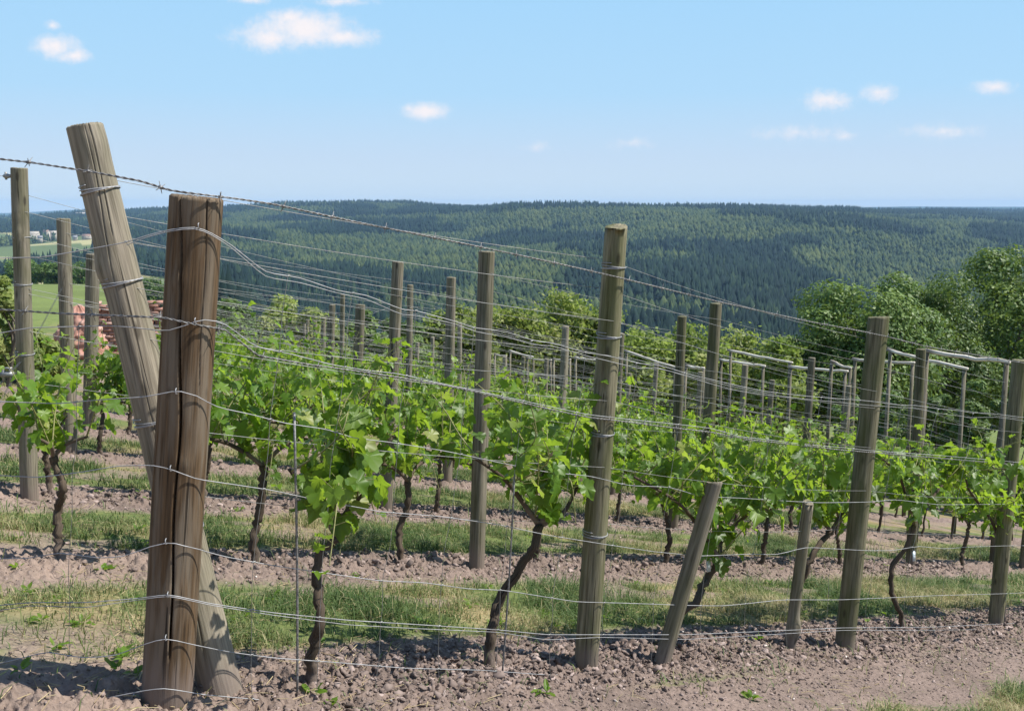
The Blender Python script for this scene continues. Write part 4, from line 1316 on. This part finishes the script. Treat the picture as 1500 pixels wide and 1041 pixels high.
def build_clods():
    V0, F0_ = ico()
    k = len(V0)
    U_, N_, X_, Y_, S_ = [], [], [], [], []
    for lo, hi, dens, sc_ in (((-1.5, 1.6), (9, 3.6), 6500, 1.0), ((-1.5, 3.6), (10, 7.0), 1900, 1.2), ((0, 7.0), (11, 10), 220, 1.6)):
        u, n, X, Y = pick_points(int((hi[0] - lo[0]) * (hi[1] - lo[1]) * dens), lo, hi)
        s = soil_share(u, n)
        kx = np.round((n - ROW0 - 0.02) / ROWS); d = n - (ROW0 + 0.02 + kx * ROWS)
        till = np.exp(-(d / 0.36) ** 2) * sstep(0.9, 1.9, u)
        p = s * (0.13 + 0.87 * till)
        ok = rng.random(len(u)) < p
        big = (rng.random(ok.sum()) ** 5.0)
        S_.append((0.0026 + 0.0125 * big * (0.35 + 0.65 * till[ok])) * sc_); X_.append(X[ok]); Y_.append(Y[ok])
    X, Y, S = map(np.concatenate, (X_, Y_, S_))
    m = len(X); print('clods', m)
    Z = plane_z(X, Y) + micro(X, Y)[0] + S * 0.25
    rad = 1 + 0.95 * (rng.random((m, k)) - 0.5)
    A = rng.standard_normal((m, 3, 3)) * 0.32 + np.eye(3)
    Vn = np.einsum('mij,kj->mki', A, V0) * rad[..., None] * S[:, None, None]
    Vn[..., 2] *= 0.8
    V = Vn + np.stack([X, Y, Z], -1)[:, None]
    F = (np.arange(m)[:, None, None] * k + F0_[None]).reshape(-1, 3)
    t = np.clip(0.45 + 0.30 * rng.standard_normal(m), 0, 0.95)
    t = np.where((rng.random(m) < 0.010) & (S < 0.008), 1.0, t)
    me = np_mesh('soil_clods', V.reshape(-1, 3), F, {'tint': np.repeat(t, k)}, smooth=False)
    kind(obj('soil_clods', me, M['clod']), 'stuff', 'crumbly pinkish brown clods of tilled soil')
build_clods()

def build_straw():
    u, n, X, Y = pick_points(26000, (-2.5, 1.6), (9, 7.5))
    s = soil_share(u, n)
    p = np.where(u < 2.2, 0.34, 0.11) * sstep(0.35, 0.6, fbm(u * 2.2, n * 2.2, 2, 151)) * 1.6
    k = rng.random(len(u)) < p
    X, Y = X[k], Y[k]; m = len(X)
    Z = plane_z(X, Y) + micro(X, Y)[0] + 0.006 + 0.008 * rng.random(m)
    L = 0.02 + 0.06 * rng.random(m); az = rng.random(m) * 6.28; w = 0.0011 + 0.0009 * rng.random(m)
    C = np.stack([X, Y, Z], -1); D = np.stack([np.cos(az), np.sin(az), 0.35 * (rng.random(m) - 0.4)], -1) * L[:, None] / 2
    Sd = np.stack([-np.sin(az), np.cos(az), 0 * az], -1) * w[:, None]; Up = np.array([0, 0, 0.0016])
    V = np.stack([C - D - Sd, C - D + Sd, C - D + Up, C + D - Sd, C + D + Sd, C + D + Up], 1)
    f = np.array([[0, 1, 4], [0, 4, 3], [1, 2, 5], [1, 5, 4], [2, 0, 3], [2, 3, 5]])
    F = (np.arange(m)[:, None, None] * 6 + f[None]).reshape(-1, 3)
    me = np_mesh('straw_litter', V.reshape(-1, 3), F, {'tint': np.repeat(rng.random(m), 6)}, smooth=False)
    kind(obj('straw_litter', me, M['straw']), 'stuff', 'dry straw and dead stalks lying on the bare ground')
build_straw()

def build_weeds():
    rs = np.random.default_rng(88)
    LP, LD, LN, LS, LT = [], [], [], [], []
    spots = []
    for px, py in ((182, 962), (196, 985), (172, 978), (80, 940), (30, 985), (120, 905), (60, 900), (40, 860), (455, 1015), (800, 1012), (1100, 1015), (620, 905), (690, 880), (1000, 890), (1300, 900), (350, 900), (400, 870), (560, 790), (150, 835), (200, 770)):
        g = ground_hit(px, py); spots.append((g[0], g[1], 1.0))
    u, n, X, Y = pick_points(900, (-1.5, 1.7), (9, 6.5))
    s_ = soil_share(u, n)
    for x, y, k in zip(X, Y, s_):
        if rs.random() < (0.05 if k > 0.5 else 0.28):
            spots.append((x, y, 0.5 + 0.4 * rs.random()))
    for x, y, sc_ in spots:
        z = ground_z(x, y)
        for q in range(rs.integers(5, 11)):
            a = rs.random() * 6.28; o = np.array([math.cos(a), math.sin(a), 0])
            LP.append(np.array([x, y, z + 0.012 * sc_]) + o * 0.008); LD.append(o + [0, 0, 0.2 + 0.8 * rs.random()]); LN.append(-o * 0.4 + [0, 0, 1.0] + rs.standard_normal(3) * 0.15)
            LS.append((0.022 + 0.032 * rs.random()) * sc_); LT.append(0.35 + 0.4 * rs.random())
    sh = (np.array([(0, 0), (0.16, 0.12), (0.22, 0.45), (0.14, 0.8), (0, 1.0), (-0.14, 0.8), (-0.22, 0.45), (-0.16, 0.12), (0, 0.5)]), np.array([[8, i, (i + 1) % 8] for i in range(8)]))
    me = leaves_mesh('weeds', np.array(LP), np.array(LD), np.array(LN), np.array(LS), np.array(LT), sh, rs)
    kind(obj('weeds', me, M['leaf']), 'stuff', 'small leafy weeds scattered over soil and grass')
build_weeds()

# ------------------------------------------------------------------ trees and shrubs
def crown_mesh(name, seed, w, h, z0, nclump, nleaf, leaf, ragged=0.42, tint0=0.45, airy=False):
    """leafy crown: clumps in a lumpy ellipsoid, each clump a spray of small leaves"""
    rs = np.random.default_rng(seed)
    d = rs.standard_normal((nclump, 3)); d /= np.linalg.norm(d, axis=1)[:, None]
    d[:, 2] = d[:, 2] * 0.9 + 0.08
    rad = (0.40 + 0.60 * rs.random(nclump) ** 0.45) * (1 + ragged * (rs.random(nclump) - 0.5))
    C = d * rad[:, None] * np.array([w / 2, w / 2, h / 2]) * 0.86
    C[:, 2] += z0 + h / 2
    cr = (0.10 + 0.12 * rs.random(nclump)) * min(w, h)
    ct = tint0 + 0.20 * rs.standard_normal(nclump) * 0.8
    per = nleaf // nclump
    k = np.repeat(np.arange(nclump), per)
    m = len(k)
    v = rs.standard_normal((m, 3)); v /= np.linalg.norm(v, axis=1)[:, None]
    rr = cr[k] * (0.35 + 0.75 * rs.random(m) ** 0.5)
    P = C[k] + v * rr[:, None] * [1, 1, 0.8]
    if airy:
        P = P + rs.standard_normal((m, 3)) * 0.07 * min(w, h) * [1, 1, 0.8]
    nrm = v * (0.35 if airy else 1.0) + [0, 0, 0.45] + rs.standard_normal((m, 3)) * (0.85 if airy else 0.40)
    nrm /= np.linalg.norm(nrm, axis=1)[:, None]
    a = np.cross(nrm, rs.standard_normal((m, 3))); a /= np.linalg.norm(a, axis=1)[:, None] + 1e-9
    b = np.cross(nrm, a)
    s = leaf * (0.6 + 0.8 * rs.random(m))[:, None]
    V = np.stack([P - a * s, P + b * s * 0.55 - nrm * s * 0.15, P + a * s, P - b * s * 0.55 - nrm * s * 0.15], 1)
    F = (np.arange(m)[:, None] * 4 + np.arange(4)[None])
    t = np.clip(ct[k] + 0.13 * rs.standard_normal(m), 0, 1)
    return np_mesh(name, V.reshape(-1, 3), F, {'tint': np.repeat(t, 4)}, smooth=False), C

def trunk_mesh(C, z0, h, r, seed):
    rs = np.random.default_rng(seed)
    mb = MB()
    top = np.array([0.1 * rs.standard_normal(), 0.1 * rs.standard_normal(), z0 + h * 0.55])
    P = smooth_path([(0, 0, -0.3), (0.03, 0.02, z0 * 0.6), top * [0.6, 0.6, 0.75], top], 10)
    mb.tube(P, np.linspace(r, r * 0.35, 10), 8, jitter=0.1, rs=rs)
    for c in C[rs.permutation(len(C))[:min(9, len(C))]]:
        st = P[4 + rs.integers(0, 5)]
        mid = (st + c) / 2 + [0, 0, 0.1 * h * 0.3]
        q = smooth_path([st, mid, c], 6)
        mb.tube(q, np.linspace(r * 0.35, r * 0.08, 6), 5)
    return mb.mesh('trunk')

def tree(name, px, y_top, Y, w_px, label, cat, group, seed, mat, nclump=40, nleaf=9000, leaf=0.07, y_bot=None, depth_ratio=1.0, clear=0.12, r=0.12, tint0=0.45):
    """a tree whose crown top shows at picture (px, y_top), standing on the ground at distance Y"""
    T = at_depth(px, y_top, Y)
    g = ground_z(T[0], T[1])
    H = T[2] - g
    w = w_px / F0 * Y
    z0 = H * clear
    me, C = crown_mesh('crown', seed, w, H - z0, z0, nclump, nleaf, leaf, tint0=tint0, airy=mat == 'tree_leaf_light' and name != 'bush')
    e = empty(name, (T[0], T[1], g))
    tag(e, label, cat, group)
    obj('crown', me, M[mat], e)
    obj('trunk', trunk_mesh(C, z0, H - z0, r, seed), M['tree_bark'], e)
    return e

TGp = 'trees beyond the foot of the vineyard'
tree('broadleaf_tree', 1285, 388, 31, 215, 'dark leafy tree behind the stout leaning fence post', 'tree', TGp, 401, 'tree_leaf_dark', 60, 40000, 0.068, r=0.2, tint0=0.52)
tree('broadleaf_tree', 1392, 402, 34, 190, 'dull green rounded tree between the two tallest leafy ones', 'tree', TGp, 402, 'tree_leaf_dark', 56, 34000, 0.060, r=0.2, tint0=0.40)
tree('broadleaf_tree', 1490, 343, 36, 205, 'tallest leafy tree, at the edge past the last fence post', 'tree', TGp, 403, 'tree_leaf_dark', 60, 40000, 0.070, r=0.25, tint0=0.56)
tree('broadleaf_tree', 1195, 478, 30, 110, 'low olive green tree below the dark leafy tree', 'tree', TGp, 404, 'tree_leaf_dark', 44, 15000, 0.06, tint0=0.55)
tree('broadleaf_tree', 1100, 474, 33, 110, 'light green round tree behind the long high pale rail', 'tree', TGp, 405, 'tree_leaf_light', 40, 6500, 0.085, tint0=0.42)
tree('broadleaf_tree', 1000, 476, 33, 110, 'low light green tree behind two trellis posts', 'tree', TGp, 406, 'tree_leaf_light', 40, 6500, 0.085, tint0=0.38)
tree('broadleaf_tree', 932, 480, 31, 100, 'low green tree just downhill of the tall greenish fence post', 'tree', TGp, 407, 'tree_leaf_light', 36, 5600, 0.085, tint0=0.3)
tree('broadleaf_tree', 876, 434, 33, 78, 'yellow green airy tree half hidden by the tall greenish fence post', 'tree', TGp, 408, 'tree_leaf_light', 40, 6500, 0.088, tint0=0.62)
tree('broadleaf_tree', 818, 426, 33, 96, 'yellow green airy tree with the highest crown of its pair', 'tree', TGp, 409, 'tree_leaf_light', 40, 6500, 0.088, tint0=0.66)
tree('broadleaf_tree', 756, 438, 32, 108, 'yellow green airy tree with a broad flat crown', 'tree', TGp, 410, 'tree_leaf_light', 40, 6500, 0.088, tint0=0.55)
tree('broadleaf_tree', 692, 434, 31, 96, 'yellow green airy tree behind the straight grey trellis post', 'tree', TGp, 411, 'tree_leaf_light', 36, 5600, 0.088, tint0=0.52)
tree('broadleaf_tree', 636, 460, 31, 90, 'low green tree between two trellis posts of the rows behind', 'tree', TGp, 416, 'tree_leaf_light', 34, 5000, 0.085, tint0=0.36)
tree('broadleaf_tree', 1052, 492, 29, 80, 'low pale green tree between two light green trees, below the dark forest band', 'tree', TGp, 417, 'tree_leaf_light', 34, 5000, 0.08, tint0=0.4)
tree('broadleaf_tree', 1150, 486, 28, 80, 'olive green tree at the uphill flank of the dark leafy tree', 'tree', TGp, 418, 'tree_leaf_light', 34, 5000, 0.08, tint0=0.28)
BG = 'bushes at the edge of the vineyard'
bush_lab = ['green bush beside the thick brown corner post, under the bundled wires', 'pale green bush among the trellis wires, below the dark wood', 'low green bush behind thin trellis posts', 'dark green bush behind the thick low trellis post', 'green bush behind the clear trellis post of the third row']
for k, (px, yt, Y, w) in enumerate(((345, 440, 24, 90), (410, 432, 25, 95), (470, 446, 25, 80), (530, 448, 26, 85), (590, 458, 27, 80))):
    tree('bush', px, yt, Y, w, bush_lab[k], 'bush', BG, 420 + k, 'tree_leaf_light' if k in (1, 2) else 'tree_leaf_dark', 20, 4500, 0.07, clear=0.04, r=0.05, tint0=0.5)
tree('bush', -6, 385, 12, 60, 'bright green bush just uphill of the knotted end post', 'bush', BG, 430, 'tree_leaf_light', 16, 3200, 0.04, clear=0.03, r=0.04, tint0=0.55)
tree('bush', 20, 470, 13, 95, 'olive green bush behind the foot of the knotted end post', 'bush', BG, 431, 'tree_leaf_light', 24, 7000, 0.04, clear=0.02, r=0.04, tint0=0.35)
tree('bush', 78, 500, 14, 70, 'low olive bush between the two leftmost end posts', 'bush', BG, 432, 'tree_leaf_light', 18, 4500, 0.04, clear=0.02, r=0.03, tint0=0.35)

# hedgerow behind the meadow
rs = np.random.default_rng(15)
for k, (px, yt, Y, w, lb) in enumerate(((1385, 556, 21, 90, 'dark low bush under the thin post of the drooping rail'), (1445, 548, 20, 80, 'dark low bush just downhill of the thick pale rail post'), (1505, 560, 19, 80, 'dark bush at the edge beyond the last fence post'), (1330, 560, 22, 80, 'dark low bush between the stout fence post and the rails'), (1255, 552, 23, 80, 'dark low bush behind the short steep pale rail'))):
    tree('bush', px, yt, Y, w, lb, 'bush', BG, 440 + k, 'tree_leaf_dark', 22, 6000, 0.055, clear=0.03, r=0.04, tint0=0.42)
hedge = []
for k in range(3):
    me, C = crown_mesh('crown', 500 + k, 13, 10.5, 0.8, 26, 3600, 0.42, tint0=0.30)
    tm = trunk_mesh(C, 1.0, 10, 0.25, 500 + k)
    hedge.append((me, tm))
c = 0
for px in range(-20, 330, 19):
    Y = 262 + 14 * rs.random()
    P = at_depth(px + 6 * rs.standard_normal(), 412, Y); g = ground_z(P[0], P[1])
    e = empty('hedgerow_tree', (P[0], P[1], g - 0.2), 6.28 * rs.random())
    me, tm = hedge[c % 3]
    obj('crown', me, M['tree_leaf_dark'], e); obj('trunk', tm, M['tree_bark'], e)
    s = (0.62 + 0.16 * rs.random()) * (1.0 if px > 20 else 0.7); e.scale = (s, s, s)
    tag(e, f'dark hedgerow tree behind the green meadow, {ORD[min(c, 17)]} counted from the uphill end', 'tree', 'dark trees lining the meadow')
    c += 1

# ------------------------------------------------------------------ red bricks behind the strut
def bricks():
    A = at_depth(196, 437, 22.0)
    e = empty('brick_stack', (A[0], A[1], 0)); g = ground_z(A[0], A[1]); e.location[2] = g
    tag(e, 'long stack of pale red bricks behind the leaning strut', 'brick stack')
    rs = np.random.default_rng(3)
    top = A[2] - g
    nc = int(top / 0.075)
    V, F, T = [], [], []
    mb = MB(); tt = []
    for c in range(nc):
        x = -1.12 + (0.11 if c % 2 else 0)
        while x < 0.98 - 0.03 * max(0, c - nc + 4) * rs.random():
            if not (c > nc - 3 and rs.random() < 0.35):
                mb.box((x + 0.01 * rs.standard_normal(), 0.02 * rs.standard_normal(), 0.037 + c * 0.075), (0.205, 0.11 * 2, 0.065), 0.03 * rs.standard_normal())
                tt.append(np.full(8, np.clip(0.5 + 0.28 * rs.standard_normal(), 0, 1)))
            x += 0.222
    mb.A['tint'] = tt
    obj('brickwork', mb.mesh('brickwork', smooth=False), M['brick'], e)
    e.rotation_euler = (0, 0, 0.12)
    B = at_depth(114, 447, 20.5)
    g = ground_z(B[0], B[1])
    H = B[2] - g
    na, nh = 72, 40
    a = np.arange(na) * 2 * math.pi / na
    V, tt = [], []
    for q in range(nh):
        f = q / (nh - 1)
        ln = (0.62 - 0.26 * f) * math.sqrt(max(0.0, 1 - f ** 3))
        z = H * f
        b1 = vnoise(a * 5.2 + 5, np.full(na, z * 12.0), 3) - 0.5
        b2 = np.abs(vnoise(a * 7.5, np.full(na, z * 15.0), 8) - 0.5)
        rr = ln * (1 + 0.35 * b1 - 0.40 * b2)
        V.append(np.c_[np.cos(a) * rr, np.sin(a) * rr * 0.8, z + 0.05 * b1 + 0 * a])
        tt.append(np.clip(0.42 + 0.9 * b1, 0, 1))
    V = np.concatenate(V); tt = np.concatenate(tt)
    ii = np.arange(nh - 1)[:, None] * na; jj = np.arange(na)[None]; j2 = (jj + 1) % na
    Q = np.stack([ii + jj, ii + j2, ii + na + j2, ii + na + jj], -1).reshape(-1, 4)
    o = obj('stone_heap', np_mesh('stone_heap', V, Q, {'tint': tt}, smooth=False), M['brick'], loc=(B[0], B[1], g))
    tag(o, 'tumbled heap of reddish stones between two vine row end posts', 'stone heap')
bricks()

# ------------------------------------------------------------------ village far off on the left
def house(px, py, Y, w, d, h, rz, label, roof='tile', name='farmhouse', pitch=0.5):
    P = at_depth(px, py, Y); g = base_z(np.array([P[0]]), np.array([P[1]]))[0]
    z = max(g, P[2] - 1.0)
    e = empty(name, (P[0], P[1], g), rz); tag(e, label, 'house', 'houses of the far village')
    mb = MB(); H = h + (z - g)
    mb.box((0, 0, H / 2), (w, d, H))
    gv = np.array([[-w / 2 + .01, -d / 2, H], [-w / 2 + .01, d / 2, H], [-w / 2 + .01, 0, H + d * pitch - 0.1], [w / 2 - .01, -d / 2, H], [w / 2 - .01, d / 2, H], [w / 2 - .01, 0, H + d * pitch - 0.1]])
    mb.add(gv, [np.array([[0, 1, 2], [3, 5, 4]])], wood=gv)
    obj('wall', mb.mesh('wall', smooth=False), M['plaster'], e)
    mb = MB()
    for s in (-1, 1):
        a = np.array([[-w / 2 - .4, s * (d / 2 + .5), H - .25], [w / 2 + .4, s * (d / 2 + .5), H - .25], [w / 2 + .4, 0, H + d * pitch], [-w / 2 - .4, 0, H + d * pitch]])
        mb.add(np.concatenate([a, a + [0, 0, .25]]), [np.array([[0, 1, 2, 3], [4, 7, 6, 5], [0, 4, 5, 1], [1, 5, 6, 2], [3, 2, 6, 7], [0, 3, 7, 4]])], wood=np.zeros((8, 3)))
    obj('roof', mb.mesh('roof', smooth=False), M[roof], e)
    for k in range(3):
        mb = MB(); mb.box((-w / 2 + w * (k + 0.5) / 3, -d / 2 - 0.03, H - 1.8), (1.1, 0.1, 1.4))
        obj('window', mb.mesh('window', smooth=False), M['slate'], e)
house(48, 344, 1950, 24, 8, 3.5, 0.1, 'long pale farmhouse of the far village beside the knotted end post', 'plaster')
house(59, 350, 1900, 8, 7, 4, 0.5, 'small white house below the long pale farmhouse of the far village', 'slate')
house(68, 342, 1980, 12, 8, 4, -0.3, 'pinkish house of the far village uphill of the long farmhouse')
house(78, 343, 1990, 14, 8, 3.5, 0.2, 'pale low house of the far village next to a thick end post', 'plaster')
house(110, 350, 1900, 8, 7, 4, 0.3, 'white gabled house of the far village between end post and strut', 'slate')
house(127, 348, 1930, 16, 8, 3.5, -0.1, 'brown roofed house of the far village touching the strut outline')
house(122, 316, 3500, 48, 16, 9, 0.05, 'large white barn on the far ridge beside the strut', 'plaster', 'barn', 0.25)

# ------------------------------------------------------------------ air
def haze():
    me = bpy.data.meshes.new('haze')
    import bmesh
    bm = bmesh.new(); bmesh.ops.create_cube(bm, size=1.0)
    for v in bm.verts:
        v.co.x *= 27000; v.co.y *= 27000; v.co.z = -185 if v.co.z < 0 else 95
    bm.to_mesh(me); bm.free()
    m, nt, out = new_mat('haze_air')
    v = nd(nt, 'ShaderNodeVolumePrincipled'); v.inputs['Density'].default_value = HAZE_D
    v.inputs['Color'].default_value = (0.40, 0.64, 0.97, 1); v.inputs['Anisotropy'].default_value = 0.0
    nt.links.new(v.outputs[0], out.inputs['Volume'])
    o = obj('haze', me, m); kind(o, 'stuff')
HAZE_D = 0.000075
haze()

# ------------------------------------------------------------------ sky, sun, camera
SUN_EL, SUN_AZ = R(54), R(88)
def world():
    w = bpy.data.worlds.new('World'); sc.world = w; w.use_nodes = True
    nt = w.node_tree; L = nt.links
    for n_ in list(nt.nodes):
        nt.nodes.remove(n_)
    out = nd(nt, 'ShaderNodeOutputWorld')
    bg = nd(nt, 'ShaderNodeBackground'); bg.inputs['Strength'].default_value = 0.11
    sky = nd(nt, 'ShaderNodeTexSky', sky_type='NISHITA', sun_disc=False)
    sky.sun_elevation = SUN_EL; sky.sun_rotation = SUN_AZ; sky.altitude = 300; sky.air_density = 1.0; sky.dust_density = 0.2; sky.ozone_density = 1.2
    tc = nd(nt, 'ShaderNodeTexCoord')
    sp = nd(nt, 'ShaderNodeSeparateXYZ'); L.new(tc.outputs['Generated'], sp.inputs[0])
    ym = nd(nt, 'ShaderNodeMath', operation='MAXIMUM'); ym.inputs[1].default_value = 0.05; L.new(sp.outputs['Y'], ym.inputs[0])
    gx = nd(nt, 'ShaderNodeMath', operation='DIVIDE'); L.new(sp.outputs['X'], gx.inputs[0]); L.new(ym.outputs[0], gx.inputs[1])
    gz = nd(nt, 'ShaderNodeMath', operation='DIVIDE'); L.new(sp.outputs['Z'], gz.inputs[0]); L.new(ym.outputs[0], gz.inputs[1])
    cb = nd(nt, 'ShaderNodeCombineXYZ'); L.new(gx.outputs[0], cb.inputs[0]); L.new(gz.outputs[0], cb.inputs[1])
    el = nd(nt, 'ShaderNodeMapRange'); el.inputs[1].default_value = 0.0; el.inputs[2].default_value = 0.5; L.new(sp.outputs['Z'], el.inputs[0])
    SK = 1.0 / (0.11 * 2 ** 0.75)
    low = ramp(nt, [(0.0, tuple(c * SK for c in (0.80, 0.87, 0.87))), (0.035, tuple(c * SK for c in (0.66, 0.79, 0.895))), (0.10, tuple(c * SK for c in (0.59, 0.745, 0.915))), (0.22, tuple(c * SK for c in (0.455, 0.72, 0.97))), (0.42, tuple(c * SK for c in (0.385, 0.68, 0.975))), (1.0, tuple(c * SK for c in (0.27, 0.50, 0.86)))])
    L.new(el.outputs[0], low.inputs[0])
    bl = nd(nt, 'ShaderNodeMapRange', interpolation_type='SMOOTHSTEP'); bl.inputs[1].default_value = 0.35; bl.inputs[2].default_value = 0.75; L.new(sp.outputs['Z'], bl.inputs[0])
    skyc = mixc(nt, bl.outputs[0], low.outputs[0], sky.outputs[0])
    nz = nd(nt, 'ShaderNodeTexNoise', i_Scale=48.0, i_Detail=12.0, i_Roughness=0.70); L.new(cb.outputs[0], nz.inputs['Vector'])
    nzs = nd(nt, 'ShaderNodeMath', operation='SUBTRACT'); nzs.inputs[1].default_value = 0.5; L.new(nz.outputs[0], nzs.inputs[0])
    # cumulus puffs: (column, row, half width, half height, weight)
    puffs = [(445, 42, 100, 34, 1.15), (400, 56, 85, 26, 0.95), (500, 54, 70, 20, 0.95), (425, 26, 45, 20, 1.0), (360, 50, 50, 16, 0.55), (82, 68, 46, 24, 1.0), (108, 82, 36, 15, 1.0), (76, 38, 16, 10, 0.8),
             (625, 164, 46, 18, 1.15), (600, 160, 24, 11, 0.7), (1213, 146, 56, 20, 0.85), (1285, 136, 42, 19, 0.85), (1455, 128, 40, 15, 0.8), (1170, 195, 90, 17, 0.55), (1235, 200, 40, 12, 0.5), (1380, 193, 85, 16, 0.52), (925, 210, 42, 13, 0.52), (785, 216, 26, 10, 0.5),
             (500, 2, 60, 11, 0.85), (365, 0, 40, 10, 0.85)]
    last = None
    for (px, py, hw, hh, wt) in puffs:
        d = ray(px, py); c = (d[0] / d[1], d[2] / d[1])
        s = nd(nt, 'ShaderNodeVectorMath', operation='SUBTRACT'); s.inputs[1].default_value = (c[0], c[1], 0); L.new(cb.outputs[0], s.inputs[0])
        k = nd(nt, 'ShaderNodeVectorMath', operation='MULTIPLY'); k.inputs[1].default_value = (F0 / hw, F0 / hh, 0); L.new(s.outputs[0], k.inputs[0])
        ln = nd(nt, 'ShaderNodeVectorMath', operation='LENGTH'); L.new(k.outputs[0], ln.inputs[0])
        f = nd(nt, 'ShaderNodeMath', operation='MULTIPLY_ADD'); f.inputs[1].default_value = -wt; f.inputs[2].default_value = wt; L.new(ln.outputs['Value'], f.inputs[0])
        if last is None:
            last = f.outputs[0]
        else:
            mxn = nd(nt, 'ShaderNodeMath', operation='SMOOTH_MAX'); mxn.inputs[2].default_value = 0.12; L.new(last, mxn.inputs[0]); L.new(f.outputs[0], mxn.inputs[1]); last = mxn.outputs[0]
    ad = nd(nt, 'ShaderNodeMath', operation='MULTIPLY_ADD'); ad.inputs[1].default_value = 1.45; L.new(nzs.outputs[0], ad.inputs[0]); L.new(last, ad.inputs[2])
    mr = nd(nt, 'ShaderNodeMapRange', interpolation_type='SMOOTHSTEP'); mr.inputs[1].default_value = 0.04; mr.inputs[2].default_value = 1.05; L.new(ad.outputs[0], mr.inputs[0])
    fr = nd(nt, 'ShaderNodeMath', operation='GREATER_THAN'); fr.inputs[1].default_value = 0.1; L.new(sp.outputs['Y'], fr.inputs[0])
    fm = nd(nt, 'ShaderNodeMath', operation='MULTIPLY'); L.new(mr.outputs[0], fm.inputs[0]); L.new(fr.outputs[0], fm.inputs[1])
    col = mixc(nt, fm.outputs[0], skyc, CLOUD)
    L.new(col, bg.inputs['Color']); L.new(bg.outputs[0], out.inputs[0])
CLOUD = (5.25, 4.98, 5.10)
world()
sd = Vector((math.sin(SUN_AZ) * math.cos(SUN_EL), math.cos(SUN_AZ) * math.cos(SUN_EL), math.sin(SUN_EL)))
sl = bpy.data.lights.new('sun', 'SUN'); sl.energy = 4.5; sl.angle = R(0.53); sl.color = (1.0, 0.955, 0.88)
so = bpy.data.objects.new('sun', sl); COL.objects.link(so); so.rotation_euler = sd.to_track_quat('Z', 'Y').to_euler(); so.location = (30, -10, 60)

cam = bpy.data.cameras.new('camera'); co = bpy.data.objects.new('camera', cam); COL.objects.link(co)
cam.sensor_fit = 'HORIZONTAL'; cam.sensor_width = 36; cam.lens = F0 / W0 * 36; cam.clip_start = 0.05; cam.clip_end = 60000
co.rotation_euler = (math.pi / 2 - TH, 0, 0)
sc.camera = co

sc.view_settings.view_transform = 'Standard'; sc.view_settings.look = 'None'; sc.view_settings.gamma = 1; sc.view_settings.exposure = 0.75
sc.render.engine = 'CYCLES'
cy = sc.cycles
cy.use_denoising = True
cy.max_bounces = 6; cy.diffuse_bounces = 3; cy.glossy_bounces = 2; cy.transmission_bounces = 4; cy.transparent_max_bounces = 8; cy.volume_bounces = 1
cy.caustics_reflective = False; cy.caustics_refractive = False
